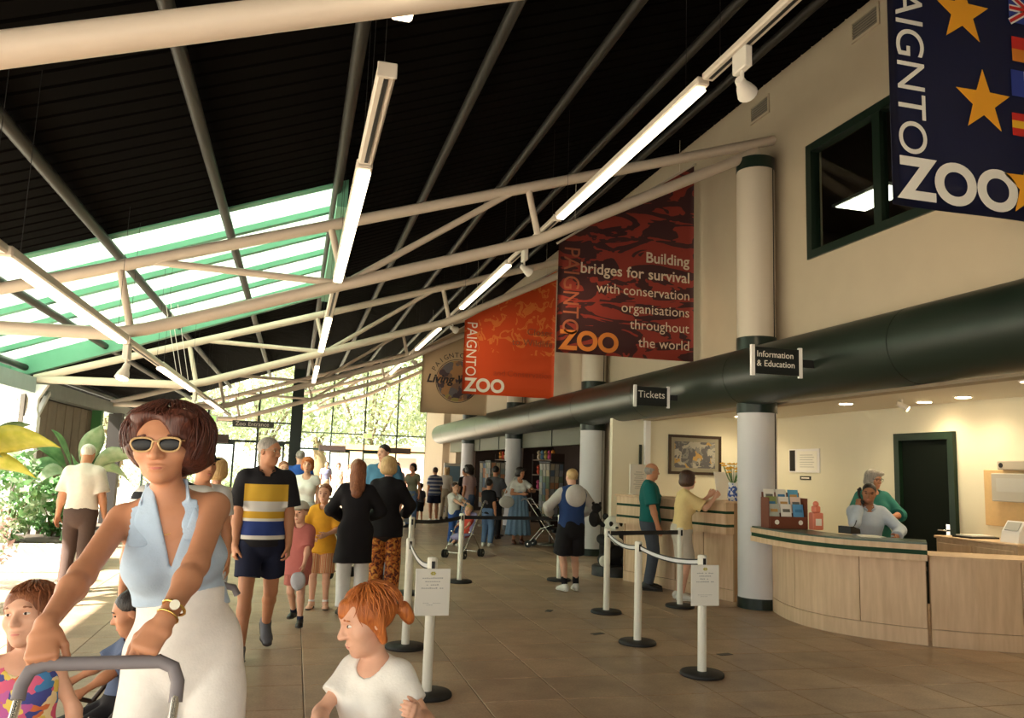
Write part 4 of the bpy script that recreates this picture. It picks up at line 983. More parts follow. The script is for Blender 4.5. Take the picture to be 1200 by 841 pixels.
def torso(J, inf=0.0, k=.05, top=True, low=True):
    s = J['g']; f = J['sex'] == 'f'; Rr = J['Rt'][:, 0]; Rs = J['Rs'][:, 0]
    W = [(.150, .105), (.160, .115), (.118, .088), (.138, .102), (.128, .082), (.07, .06)] if f else [(.140, .105), (.152, .112), (.135, .098), (.158, .112), (.150, .090), (.075, .062)]
    W = [(a*s+inf, b*s+inf) for a, b in W]; pts = [J['low'], J['P'], J['waist'], J['chest'], J['uchest'], J['nb']]; out = []
    for i in range(0 if low else 2, 5 if top else 4): out.append(ecap(pts[i], pts[i+1], W[i], W[i+1], Rr if i < 2 else Rs, k))
    if f and J['hh'] > .215:
        for sg in (-1, 1): out.append(ell(J['chest']+J['Rs']@V3(sg*.068*s, -.075*s, -.0*s), (.062*s+inf, .062*s+inf, .062*s+inf), None, .04))
    for n_ in 'LR': out.append(cap(J['sh'+n_]*.9+J['uchest']*.1, J['uchest'], .048*s+inf, .066*s+inf, .05))
    return out
def arm(J, n_, inf=0.0, upto=2.0, k=.025, flat=False, flare=0.0):
    s = J['g']; S, E, W = J['sh'+n_], J['el'+n_], J['wr'+n_]; q_ = .90 if J['sex'] == 'f' else 1.0; r = [.047*s*q_+inf, .040*s*q_+inf, .027*s*q_+inf]; out = []
    if upto <= 1:
        e = S+(E-S)*upto; out.append(cap(S, e, r[0], r[0]+(r[1]-r[0])*upto+flare, k, flat=1 if flat else False)); return out
    out.append(cap(S, E, r[0], r[1], k)); u = upto-1
    M_ = E+(W-E)*.3; 
    if u >= .99 and not flat:
        out += [cap(E, M_, r[1], r[1]*1.03, k), cap(M_, W, r[1]*1.03, r[2], k)]
    else: out.append(cap(E, E+(W-E)*u, r[1]*1.02, r[1]*1.02+(r[2]-r[1])*u+flare, k, flat=1))
    return out
def hand(J, n_, k=.006):
    s = J['s']; sg = 1 if n_ == 'L' else -1; W = J['wr'+n_]; d = J['hd'+n_]; p = J['pn'+n_]; p = unit(p-d*(p@d)); sd = np.cross(d, p)*(-sg)   # towards thumb
    out = []; kn = W+d*.088*s; cu = J['curl'+n_]
    out.append(ecap(W-d*.01*s, W+d*.03*s, (.028*s, .022*s), (.034*s, .018*s), sd, .012)); out.append(ecap(W+d*.03*s, kn, (.036*s, .017*s), (.041*s, .014*s), sd, .012))
    for j, (o, L, r) in enumerate(((.030, .072, .0088), (.0105, .080, .0092), (-.0095, .074, .0088), (-.029, .058, .0078))):
        a = kn+sd*o*s-d*.006*s; ang = cu*(.75+.08*j); dirs = d+sd*o*1.2; q = a
        for m, fr in enumerate((.45, .32, .25)):
            ca = math.cos(ang); sa = math.sin(ang); dd = unit(unit(dirs)*ca+p*sa); q2 = q+dd*L*fr*s
            out.append(cap(q, q2, r*s*(1-.08*m), r*s*(.92-.1*m), k)); q = q2; ang += cu*(1.05 if m == 0 else .75)
    ta = J.get('thumb'+n_, .55); t0 = W+d*.022*s+sd*.026*s+p*.006*s; td = unit(d*math.cos(ta)+sd*math.sin(ta)+p*.25)
    t1 = t0+td*.042*s; td2 = unit(td+d*.45+p*(.25+.5*min(cu, 1))-sd*.3*min(cu, 1)); t2 = t1+td2*.030*s; t3 = t2+unit(td2+d*.2+p*.2*cu)*.022*s
    out += [cap(t0, t1, .0135*s, .0105*s, .012), cap(t1, t2, .0105*s, .0095*s, k), cap(t2, t3, .0095*s, .008*s, k)]
    return out
def leg(J, n_, inf=0.0, upto=2.0, k=.018, flat=False, flare=0.0, straight=0.0):
    s = J['g']; A, B, C_ = J['hip'+n_], J['kn'+n_], J['an'+n_]; r = [.088*s+inf, .057*s+inf, .055*s+inf, .036*s+inf]; out = []
    if upto <= 1:
        e = A+(B-A)*upto; out.append(cap(A, e, r[0], r[0]+(r[1]-r[0])*upto+flare, k, flat=1 if flat else False)); return out
    out.append(cap(A, B, r[0], r[1]+straight*.5, k)); u = upto-1; M_ = B+(C_-B)*.3+unit(np.cross(np.cross(J['toe'+n_], C_-B), C_-B))*.012*s
    if not flat: out += [cap(B, M_, r[1]*.93, r[2], k), cap(M_, C_, r[2], r[3], k)]
    else: out.append(cap(B, B+(C_-B)*u, r[1]+straight*.5, r[2]+(r[3]-r[2])*u+straight+flare, k, flat=1))
    return out
def headprims(J, detail=True):
    hh = J['hh']; R = J['Rh']; f = J['sex'] == 'f'
    def E(c, r, k=.1, op='u', rot=None): return ell(hp(J, *c), np.array(r)*hh*V3(J['hw'], 1, 1), R if rot is None else R@rot, k*hh, op)
    def C(a, b, ra, rb, k=.06, op='u'): return cap(hp(J, *a), hp(J, *b), ra*hh, rb*hh, k*hh, op)
    o = [cap(J['nb']-J['Rs']@V3(0, 0, .02)*J['s'], hp(J, 0, .06, .25), (.050 if f else .060)*J['g'], (.047 if f else .056)*J['g'], .03)]
    o += [E((0, .05, .66), (.325, .405, .345), .12), E((0, -.12, .44), (.265, .27, .38), .15), E((0, -.15, .19), (.205 if f else .23, .20, .17), .12), E((0, -.27, .085), (.10, .095, .085), .09)]
    if detail:
        o += [E((.20, -.20, .40), (.10, .12, .11), .10), E((-.20, -.20, .40), (.10, .12, .11), .10),
              C((-.15, -.335, .615), (.15, -.335, .615), .055, .055, .08),
              C((0, -.365, .56), (0, -.455, .385), .035, .060, .05), E((.055, -.40, .375), (.045, .055, .04), .04), E((-.055, -.40, .375), (.045, .055, .04), .04),
              E((.145, -.43, .535), (.105, .11, .065), .05, 's'), E((-.145, -.43, .535), (.105, .11, .065), .05, 's'),
              E((0, -.345, .235), (.115, .075, .030), .03), E((0, -.34, .19), (.10, .07, .032), .03), E((0, -.435, .213), (.12, .07, .010), .015, 's')]
        for sg in (-1, 1):
            o += [E((sg*.325, .06, .47), (.045, .085, .125), .03, rot=np.array(Matrix.Rotation(sg*.25, 3, 'Z'))), E((sg*.375, .05, .49), (.03, .045, .07), .02, 's')]
    return o
def skinm(name, c):
    if name in MATS: return MATS[name]
    return M(name, c, .5, noise=.06, nscale=40, spec=.35, sss=.08)
SK1 = skinm('skin_tan', (.52, .24, .13)); SK2 = skinm('skin_fair', (.66, .37, .25)); SK3 = skinm('skin_brown', (.28, .12, .06)); SK4 = skinm('skin_mid', (.55, .28, .17))
EYEW = M('eye_white', (.75, .72, .68), .3); EYED = M('eye_dark', (.03, .018, .012), .2); LIP = M('lip_colour', (.48, .16, .12), .5); LIPF = M('lip_child', (.55, .20, .16), .5)
def hairm(name, c, c2):
    m = M(name, c, .45, spec=.4); n, L, b = nodes_of(m)
    if len(n) > 4: return m
    tc = n.new('ShaderNodeTexCoord'); mp = n.new('ShaderNodeMapping'); mp.inputs['Scale'].default_value = (90, 90, 9); t = n.new('ShaderNodeTexNoise'); t.inputs['Scale'].default_value = 1; t.inputs['Detail'].default_value = 4; t.inputs['Distortion'].default_value = .8
    L.new(tc.outputs['Object'], mp.inputs[0]); L.new(mp.outputs[0], t.inputs['Vector']); r = ramp(n, [(.3, c), (.7, c2)], 'LINEAR'); L.new(t.outputs['Fac'], r.inputs[0]); L.new(r.outputs[0], b.inputs['Base Color'])
    bp = n.new('ShaderNodeBump'); bp.inputs['Strength'].default_value = .8; bp.inputs['Distance'].default_value = .006; L.new(t.outputs['Fac'], bp.inputs['Height']); L.new(bp.outputs[0], b.inputs['Normal'])
    return m
HB = hairm('hair_dark_brown', (.030, .014, .008), (.085, .038, .020)); HK = hairm('hair_black', (.008, .006, .005), (.03, .022, .018)); HA = hairm('hair_auburn', (.042, .011, .007), (.12, .034, .018))
HG = hairm('hair_grey', (.20, .18, .16), (.42, .38, .33)); HW = hairm('hair_white', (.50, .46, .38), (.72, .68, .58)); HBL = hairm('hair_blond', (.38, .23, .09), (.62, .42, .19)); HR = hairm('hair_ginger', (.30, .075, .015), (.55, .17, .035)); HRB = hairm('hair_red_brown', (.14, .045, .018), (.32, .12, .05))
def hairprims(J, style):
    hh = J['hh']; R = J['Rh']
    def E(c, r, k=.08, op='u'): return ell(hp(J, *c), np.array(r)*hh*V3(J['hw'], 1, 1), R, k*hh, op)
    def C(a, b, ra, rb, k=.08, op='u'): return cap(hp(J, *a), hp(J, *b), ra*hh, rb*hh, k*hh, op)
    def PL(c, n_, k=.03): return plane(hp(J, *c), R@V3(*n_), k*hh)
    cut = E((0, -.46, .34), (.285, .36, .40), .06, 's')
    if style == 'short': return [E((0, .075, .665), (.355, .43, .375)), cut, E((0, -.50, .50), (.36, .26, .19), .04, 's'), PL((0, .2, .30), (0, -.25, -1)), E((.36, -.1, .38), (.14, .19, .2), .04, 's'), E((-.36, -.1, .38), (.14, .19, .2), .04, 's')]
    if style == 'balding': return [E((0, .10, .55), (.355, .41, .33)), E((0, -.25, .80), (.34, .52, .40), .04, 's'), PL((0, .2, .28), (0, -.25, -1)), E((.34, -.20, .38), (.13, .24, .25), .04, 's'), E((-.34, -.20, .38), (.13, .24, .25), .04, 's'), cut]
    if style == 'bob': return [E((0, .10, .68), (.43, .47, .41)), E((.20, .10, .36), (.25, .36, .26), .15), E((-.20, .10, .36), (.25, .36, .26), .15), E((0, .28, .32), (.34, .25, .24), .15), E((.12, -.30, .88), (.27, .17, .13), .1), E((0, -.50, .33), (.275, .42, .40), .06, 's')]
    if style == 'volume': return [E((.02, .10, .67), (.42, .45, .39)), E((.34, .06, .50), (.22, .30, .36), .2), E((-.30, .12, .50), (.19, .28, .30), .2), E((.08, .32, .38), (.40, .28, .38), .2), E((.20, -.16, .90), (.26, .22, .14), .12), E((-.20, -.10, .88), (.18, .20, .12), .12), E((-.07, -.54, .44), (.31, .48, .53), .05, 's'), folds(.010*hh*4, 5, 42, .9), folds(.004*hh*4, 9, 110, .5)]
    if style == 'long': return [E((0, .08, .67), (.385, .45, .385)), E((0, .25, .30), (.36, .24, .36), .15), C((0, .30, .25), (0, .62, -.55), .32, .26, .15), C((.18, .3, .3), (.2, .56, -.35), .18, .14), C((-.18, .3, .3), (-.2, .56, -.35), .18, .14), E((0, -.50, .33), (.27, .42, .42), .06, 's'), folds(.006*hh*4, 3, 60, .2)]
    if style == 'mid': return [E((0, .08, .67), (.39, .45, .385)), C((.25, .12, .4), (.28, .12, -.08), .15, .12, .12), C((-.25, .12, .4), (-.28, .12, -.08), .15, .12, .12), C((0, .28, .4), (0, .3, -.05), .28, .2, .12), E((0, -.52, .40), (.285, .44, .36), .05, 's'), folds(.005*hh*4, 3, 70, .2)]
    if style == 'pony': return [E((0, .07, .665), (.36, .44, .38)), E((0, -.475, .32), (.29, .36, .37), .06, 's'), PL((0, .2, .22), (0, -.1, -1)), C((0, -.30, .80), (0, -.33, .74), .12, .1, .1), C((.28, .06, .6), (.27, .10, .20), .12, .08), C((-.28, .06, .6), (-.27, .10, .20), .12, .08), E((0, .50, .50), (.06, .09, .07), .05), E((0, .61, .44), (.09, .10, .15), .04), E((0, .66, .32), (.07, .08, .12), .05), folds(.004*hh*4, 7, 80, .6)]
    return [E((0, .075, .665), (.355, .43, .375)), cut]
def face_parts(J, root, near, brow, lip=LIP):
    hh = J['hh']; R = Matrix(J['Rh'].tolist()).to_4x4()
    def w(x, y, z): return Vector(hp(J, x, y, z))
    for sg in (-1, 1):
        rt = Matrix(J['Rh'].tolist())
        if near:
            e = MB().ball(w(sg*.145, -.315, .535), (.058*hh, .055*hh, .024*hh), 12, 8, rt).build('eye', EYEW, root)
            MB().ball(w(sg*.145, -.352, .535), (.028*hh, .022*hh, .024*hh), 10, 6, rt).build('iris', EYED, e)
        else: MB().ball(w(sg*.145, -.325, .535), (.055*hh, .05*hh, .026*hh), 8, 6, rt).build('eye', EYED, root)
        MB().tube([w(sg*.07, -.375, .625), w(sg*.145, -.385, .645), w(sg*.235, -.335, .625)], [.016*hh, .019*hh, .010*hh], 6).build('eyebrow', brow, root)
    MB().ball(w(0, -.362, .213), (.085*hh, .052*hh, .038*hh), 12, 6, Matrix(J['Rh'].tolist())).build('lips', lip, root)
def foot_parts(J, n_, kind, mat, sole, root, h):
    s = J['g']; A = J['an'+n_]; td = J['toe'+n_]; upv = unit(V3(0, 0, 1)-td*td[2]); sd = np.cross(td, upv); heel = A-td*.045*s-upv*.045*s; ball_ = A+td*.115*s-upv*.052*s; toe = A+td*.165*s-upv*.056*s
    P = [ecap(heel, ball_, (.036*s, .04*s), (.046*s, .034*s), sd, .02), ecap(ball_, toe, (.046*s, .032*s), (.038*s, .024*s), sd, .02), cap(A-upv*.01*s, ball_-td*.04*s, .040*s, .036*s, .03), cap(A+upv*.01*s, heel+upv*.02*s, .043*s, .036*s, .02)]
    pz = A-upv*.083*s; P.append(plane(pz+upv*.018*s, -upv, .004)); P.append(plane(A+upv*.022*s, upv, .004))
    sh = fmesh('shoe', P, h, mat, root)
    o = [ecap(heel-upv*.022*s, ball_-upv*.014*s, (.042*s, .03*s), (.051*s, .03*s), sd, .02), ecap(ball_-upv*.014*s, toe-upv*.01*s, (.051*s, .03*s), (.043*s, .03*s), sd, .02), plane(pz+upv*.020*s, upv, .003), plane(pz, -upv, .003)]
    fmesh('sole', o, h, sole, sh)
def bare_foot(J, n_):
    s = J['g']; A = J['an'+n_]; td = J['toe'+n_]; upv = unit(V3(0, 0, 1)-td*td[2]); sd = np.cross(td, upv)
    heel = A-td*.035*s-upv*.05*s; bl = A+td*.11*s-upv*.058*s; toe = A+td*.16*s-upv*.062*s
    return [cap(A, heel, .034*s, .030*s, .03), ecap(heel, bl, (.030*s, .028*s), (.042*s, .022*s), sd, .03), cap(A, bl, .032*s, .024*s, .03), ecap(bl, toe, (.042*s, .020*s), (.034*s, .014*s), sd, .02)]
def strands(J, root, mat, n_, rx, ry, rz_, low, seed):
    r = random.Random(seed); mb = MB(); hh = J['hh']
    for k in range(n_):
        ph = r.uniform(-PI, PI); front = math.cos(ph-(-PI/2)) ; end = math.radians(58) if front > .62 else math.radians(low)*r.uniform(.8, 1.08); dr = r.uniform(-.35, .35); off = r.uniform(.985, 1.05); wob = r.uniform(0, 6)
        pts = []
        for i in range(9):
            th = math.radians(8)+(end-math.radians(8))*i/8; p_ = ph+dr*i/8+.05*math.sin(i*1.3+wob); o_ = off+.02*math.sin(i*.9+wob)+(.05*(i/8)**2)
            pts.append(Vector(hp(J, .03+rx*o_*math.sin(th)*math.cos(p_), .10+ry*o_*math.sin(th)*math.sin(p_), .66+rz_*o_*math.cos(th)*(1.0 if th < PI/2 else 1.25))))
        rr = r.uniform(.0022, .0045); mb.tube(pts, [rr*.6, rr, rr, rr, rr, rr*.9, rr*.8, rr*.6, rr*.25], 5)
    o = mb.build('hair_strands', mat, root); o['kind'] = 'stuff'
SOLE = M('shoe_sole', (.05, .045, .04), .7); SOLEW = M('shoe_sole_white', (.7, .68, .62), .6)
def person(label, loc, rz, H, sex='m', skin=SK2, hair='short', hairmat=HB, wear=(), pose=None, res=.010, near=False, shoes=(None, SOLE), face=True, extra=None, hands=True, group=None, cat='person'):
    pose = pose or {}; J = skeleton(H, sex, pose); root = thing('person', label, cat, loc, rz, group)
    P = torso(J)
    for n_ in 'LR':
        P += arm(J, n_); P += leg(J, n_)
        if hands: P += hand(J, n_, .006 if near else .005)
        if shoes[0] is None or shoes[0] == 'sandal': P += bare_foot(J, n_)
    P += headprims(J, True)
    bx = []
    if near:
        c = hp(J, 0, 0, .45); r = J['hh']*.62; bx.append((c-r, c+r, near))
        for n_ in 'LR':
            c = J['wr'+n_]+J['hd'+n_]*.07*J['s']; r = .105*J['s']; bx.append((c-r, c+r, near))
    fmesh('body', P, res, skin, root, bx)
    if pose.get('strands'): strands(J, root, hairmat, *pose['strands'])
    if face: face_parts(J, root, bool(near), hairmat, LIP if H > 1.4 else LIPF)
    if hair: fmesh('hair', hairprims(J, hair), min(res, .009) if not near else near*1.1, hairmat, root)
    ch = max(res, .008)
    for w in wear:
        k = w['k']; q = []; inf = w.get('inf', .015)*(.9 if H < 1.45 else 1); hs = ch if not w.get('h') else w['h']
        if k in ('shirt', 'coat', 'vest', 'dress'):
            hemz = w.get('hem', .86)*J['s']; base_inf = inf
            T = torso(J, inf, .05); 
            if k == 'vest' or w.get('nosleeve'):
                T = T[:-2] if k == 'dress' else T
            q += T
            if w.get('sleeve', .5) > 0:
                for n_ in 'LR':
                    if w.get('only') and n_ not in w['only']: continue
                    q += arm(J, n_, inf+.006, w.get('sleeve', .5), .03, True, w.get('sflare', .01))
            if k in ('coat', 'dress') or hemz < .84*J['s']:
                zb = hemz; fl = w.get('flare', .03); lowp = V3(J['P'][0]+w.get('hemx', 0), J['P'][1]+w.get('hemy', 0), zb); s = J['g']
                q.append(ecap(J['P']+V3(0, 0, .02*J['s']), lowp, (.155*s+inf, .115*s+inf), (.155*s+inf+fl, .125*s+inf+fl), (1, 0, 0), .05, flat=1))
            else: q.append(plane((0, 0, J['P'][2]+hemz-.95*J['s']), (0, 0, -1), .006))
            nk = w.get('neck', .066)*J['s']
            if nk: q.append(cap(J['nb']+J['Rs']@V3(0, -.05, .005)*J['s'], J['nb']+J['Rs']@V3(0, -.03, .15)*J['s'], nk, nk*1.05, .01, 's'))
            if w.get('vneck'):
                vz = w['vneck']*J['s']; wd = w.get('vw', .32); c0 = J['chest'][0]; zc = J['P'][2]-.95*J['s']+vz
                q.append(fnp(lambda X, Y, Z: np.maximum(np.abs(X-c0)-np.maximum(Z-zc, -.02)*wd, Y-J['chest'][1]), (-.5, -1, zc-.02), (.5, .5, zc+.6), 's', .006))
            if w.get('halter'):
                for sg in (-1, 1):
                    a = J['chest']+J['Rs']@V3(sg*.160, 0, .00)*J['s']; b_ = J['nb']+J['Rs']@V3(sg*.074, 0, .03)*J['s']; d = unit(b_-a); nn = unit(np.cross(d, J['Rs']@V3(0, sg, 0)))
                    if nn@(J['Rs']@V3(sg, 0, 0)) < 0: nn = -nn
                    q.append(plane(a, nn, .01))
                bk = J['chest']+J['Rs']@V3(0, .10, .12)*J['s']
            q.append(folds(w.get('fold', .003), w.get('seed', 1), 30))
            o = fmesh(w.get('name', 'shirt'), q, hs, w['m'], root, sm=2)
            if w.get('collar'):
                nbp = J['nb']; up_ = J['Rs']@V3(0, -.25, 1); cq = [cap(nbp-up_*.01*J['s'], nbp+up_*.05*J['s'], .070*J['g']+.008, .062*J['g']+.006, .004, flat=2), cap(nbp-up_*.05*J['s'], nbp+up_*.12*J['s'], .064*J['g']+.004, .056*J['g']+.004, .004, 's'),
                    fnp(lambda X, Y, Z: np.maximum(np.abs(X-nbp[0])-.02-.5*np.maximum(Z-nbp[2], 0), Y-nbp[1]), nbp-V3(.2, .25, .1), nbp+V3(.2, 0, .2), 's', .004)]
                for sg in (-1, 1): cq.insert(0, ell(nbp+J['Rs']@V3(sg*.045, -.075, -.01)*J['s'], np.array((.032, .012, .045))*J['s'], J['Rs']@rotm(sg*.5, .6, sg*.35), .01))
                fmesh('collar', cq, min(hs, .007), w.get('cm', w['m']), o)
        elif k == 'trousers':
            T = torso(J, inf, .05, False, True)[:3] if not w.get('high') else torso(J, inf, .05, False, True)[:4]
            s = J['g']; T = [ecap(J['low'], J['P'], (.140*s+inf+w.get('hipx', 0), .105*s+inf), (.155*s+inf, .114*s+inf), (1, 0, 0), .05), ecap(J['P'], J['waist'], (.155*s+inf, .114*s+inf), ((.118 if sex == 'f' else .135)*s+inf, (.09 if sex == 'f' else .10)*s+inf), (1, 0, 0), .05)]
            if w.get('top', 1.04) > 1.08: wr_ = ((.118 if sex == 'f' else .135)*s+inf+.003, (.09 if sex == 'f' else .10)*s+inf+.003); T.append(ecap(J['waist'], J['waist']+J['Rt']@V3(0, 0, .12)*J['s'], wr_, wr_, J['Rt'][:, 0], .03))
            q += T
            for n_ in 'LR': q += leg(J, n_, inf, w.get('len', 1.97), .012, True, w.get('flare', .0), w.get('straight', .012))
            q.append(plane((0, 0, J['P'][2]+(w.get('top', 1.04)-.95)*J['s']), (0, 0, 1), .004)); q.append(folds(w.get('fold', .0035), w.get('seed', 2), 28))
            o = fmesh(w.get('name', 'trousers'), q, hs, w['m'], root, sm=2)
            if w.get('belt'):
                z = J['P'][2]+(w.get('top', 1.04)-.95-.018)*J['s']; c = J['P']*.35+J['waist']*.65
                fmesh('belt', [ecap((c[0], c[1], z-.018), (c[0], c[1], z+.018), (.142*s+inf+.004, .106*s+inf+.004), (.138*s+inf+.004, .103*s+inf+.004), (1, 0, 0), .005, flat=3)], ch, w['belt'], o)
        elif k == 'skirt':
            s = J['g']; hz = w['hem']*J['s']; tp = J['P']+V3(0, 0, (w.get('top', 1.05)-.95)*J['s'])
            q = [ecap(J['P'], tp, (.165*s+inf, .12*s+inf), (.12*s+inf, .095*s+inf), (1, 0, 0), .04, flat=1), ecap(J['P']+V3(0, 0, .02), V3(J['P'][0], J['P'][1], hz), (.165*s+inf, .125*s+inf), (.165*s+w.get('flare', .1), .13*s+w.get('flare', .1)), (1, 0, 0), .05, flat=1)]
            a0 = w.get('pleat', .006); nx = w.get('npleat', 14); cx0, cy0 = J['P'][0], J['P'][1]; zt = tp[2]
            q.append(fnp(lambda X, Y, Z: a0*np.sin(nx*np.arctan2(Y-cy0, X-cx0))*np.clip((zt-Z)/.4, 0, 1), (-9, -9, -9), (9, 9, 9), '+'))
            fmesh(w.get('name', 'skirt'), q, hs, w['m'], root, sm=1)
        elif k == 'socks':
            for n_ in 'LR':
                a = J['an'+n_]; b_ = a+(J['kn'+n_]-a)*w.get('len', .25); fmesh('sock', [cap(a-V3(0, 0, .02), b_, .040*J['g']+.004, .043*J['g']+.004, .01, flat=1)], ch, w['m'], root)
        elif k == 'cap':
            R = J['Rh']; hh = J['hh']; q = [ell(hp(J, 0, .07, .70), np.array((.375, .445, .37))*hh, R, .02), plane(hp(J, 0, 0, w.get('line', .68)), R@V3(0, -.12, -1), .006)]
            o = fmesh('cap', q, min(ch, .009), w['m'], root)
            if w.get('brim', True): fmesh('cap_brim', [ell(hp(J, 0, -.42, .69), np.array((.30, .32, .035))*hh, R@np.array(Matrix.Rotation(-.12, 3, 'X')), .01)], min(ch, .008), w['m'], o)
        elif k == 'hood':
            b_ = J['nb']+J['Rs']@V3(0, .11, -.0)*J['s']; q = [ell(b_+J['Rs']@V3(0, .035, -.07)*J['s'], np.array((.16, .09, .165))*J['s'], J['Rs'], .03), cap(J['nb']+J['Rs']@V3(.08, .0, .0), J['nb']+J['Rs']@V3(.03, .09, .0), .04, .05, .03), cap(J['nb']+J['Rs']@V3(-.08, .0, .0), J['nb']+J['Rs']@V3(-.03, .09, .0), .04, .05, .03), folds(.004, 4, 40)]
            fmesh('hood', q, ch, w['m'], root, sm=1)
        elif k == 'glasses':
            R = Matrix(J['Rh'].tolist()); hh = J['hh']; W_ = lambda x, y, z: Vector(hp(J, x, y, z)); fr = MB(); lens = w.get('lens')
            for sg in (-1, 1):
                pts = [W_(sg*.155+.128*(abs(math.cos(t_))**.75)*(1 if math.cos(t_) > 0 else -1)*(1.0 if math.sin(t_) > 0 else .9), -.425+.05*abs(sg*.155+.125*math.cos(t_)), .535+(.078 if math.sin(t_) > 0 else .105)*(abs(math.sin(t_))**.75)*(1 if math.sin(t_) > 0 else -1)) for t_ in [2*PI*k_/20 for k_ in range(20)]]
                fr.tube(pts, w.get('r', .010)*hh, 6, closed=True); fr.tube([W_(sg*.285, -.385, .575), W_(sg*.335, -.15, .56), W_(sg*.345, .08, .52)], .010*hh, 6)
            fr.tube([W_(-.04, -.43, .56), W_(0, -.45, .57), W_(.04, -.43, .56)], .011*hh, 6)
            g_ = fr.build('glasses', w['m'], root)
            if lens:
                for sg in (-1, 1): MB().ball(W_(sg*.155, -.414, .522), (.124*hh*J['hw'], .016*hh, .094*hh), 18, 10, R).build('lens', lens, g_)
    if shoes[0] is not None and shoes[0] != 'sandal':
        for n_ in 'LR': foot_parts(J, n_, 'shoe', shoes[0], shoes[1], root, min(ch, .012))
    if shoes[0] == 'sandal':
        for n_ in 'LR':
            s = J['g']; A = J['an'+n_]; td = J['toe'+n_]; upv = unit(V3(0, 0, 1)-td*td[2]); sd = np.cross(td, upv); pz = A-upv*.083*s
            o = fmesh('sandal', [ecap(A-td*.05*s-upv*.075*s, A+td*.17*s-upv*.075*s, (.040*s, .03*s), (.046*s, .03*s), sd, .01), plane(pz+upv*.016*s, upv, .003), plane(pz, -upv, .003)], min(ch, .010), shoes[1], root)
            for q_ in (.03, .10): MB().tube([Vector(A+td*q_*s-upv*.062*s-sd*.044*s), Vector(A+td*q_*s-upv*.035*s-sd*.03*s), Vector(A+td*q_*s-upv*.025*s), Vector(A+td*q_*s-upv*.035*s+sd*.03*s), Vector(A+td*q_*s-upv*.062*s+sd*.044*s)], .008*s, 6).build('strap', shoes[1], o)
    return root, J
# ================================================================ PUSHCHAIRS
CHROME = M('tube_chrome', (.62, .60, .55), .25, .9); GRIP = M('grip_grey', (.20, .18, .19), .6); WHEELK = M('wheel_black', (.02, .02, .02), .7)
def pushchair(label, loc, rz, fab, frame=CHROME, uhandle=False, hood=None):
    t = thing('pushchair', label, 'pushchair', loc, rz, 'pushchairs'); w = .19
    for sg in (-1, 1):
        MB().tube([(sg*w, -.30, .10), (sg*w, -.05, .42), (sg*w, .22, .78), (sg*w, .36, .97)], .011, 8).build('push_tube', frame, t)
        MB().tube([(sg*w, .32, .09), (sg*w, .05, .40), (sg*w, -.12, .46)], .011, 8).build('rear_tube', frame, t)
        for y in (-.30, .32):
            wh = MB()
            for q in (-.035, .02): wh.tube([(sg*w+q, y, .075), (sg*w+q+.018, y, .075)], .073, 18)
            o = wh.build('wheel_pair', WHEELK, t); MB().tube([(sg*w-.045, y, .075), (sg*w+.048, y, .075)], .02, 10).build('hub', frame, o)
        if not uhandle: MB().tube([(sg*w, .36, .97), (sg*w, .41, 1.0), (sg*w, .47, .985), (sg*w, .49, .95)], .017, 8).build('handle', GRIP, t)
    if uhandle:
        MB().tube([(-.19, .36, .97), (-.19, .375, 1.0), (-.175, .385, 1.035), (-.14, .39, 1.05), (.14, .39, 1.05), (.175, .385, 1.035), (.19, .375, 1.0), (.19, .36, .95)], .018, 12).build('handle', GRIP, t)
    for a, c in (((-w, .32, .09), (w, .32, .09)), ((-w, -.30, .10), (w, -.30, .10)), ((-w, .05, .40), (w, .05, .40))): MB().tube([a, c], .009, 8).build('cross_tube', frame, t)
    P = [ell((0, -.06, .40), (.17, .16, .03), None, .02), ecap((0, .06, .42), (0, .20, .78), (.17, .022), (.16, .022), (1, 0, 0), .03), ell((0, -.2, .36), (.16, .05, .05), None, .02)]
    fmesh('seat_fabric', P, .012, fab, t)
    if hood: fmesh('hood', [ell((0, .10, .80), (.19, .22, .17), None, .01), plane((0, .10, .78), (0, -.55, -.85), .01), ell((0, .06, .76), (.17, .20, .15), None, .01, 's')], .012, hood, t)
    return t
NAVYF = M('fabric_navy', (.02, .03, .09), .8); MAUVE = M('fabric_mauve', (.22, .20, .34), .8); BLACKF = M('fabric_black', (.012, .012, .014), .85)
pushchair('grey handled pushchair held by the woman in sunglasses', (-.455, 2.07, 0), 0.0, M('fabric_blue_fg', (.05, .08, .22), .8), CHROME, True)
pushchair('black pushchair with a dark haired child behind the white shorts', (-.75, 4.27, 0), -1.2, BLACKF, M('frame_dark', (.05, .05, .05), .4), False)
pushchair('navy pushchair half hidden by the black coat', (.55, 12.2, 0), .6, NAVYF, CHROME, False, NAVYF)
pushchair('mauve pushchair with a child behind the black belt', (3.05, 14.7, 0), -.75, MAUVE)
pushchair('dark pushchair parked beside the postcard stand', (5.2, 16.6, 0), 1.0, BLACKF)

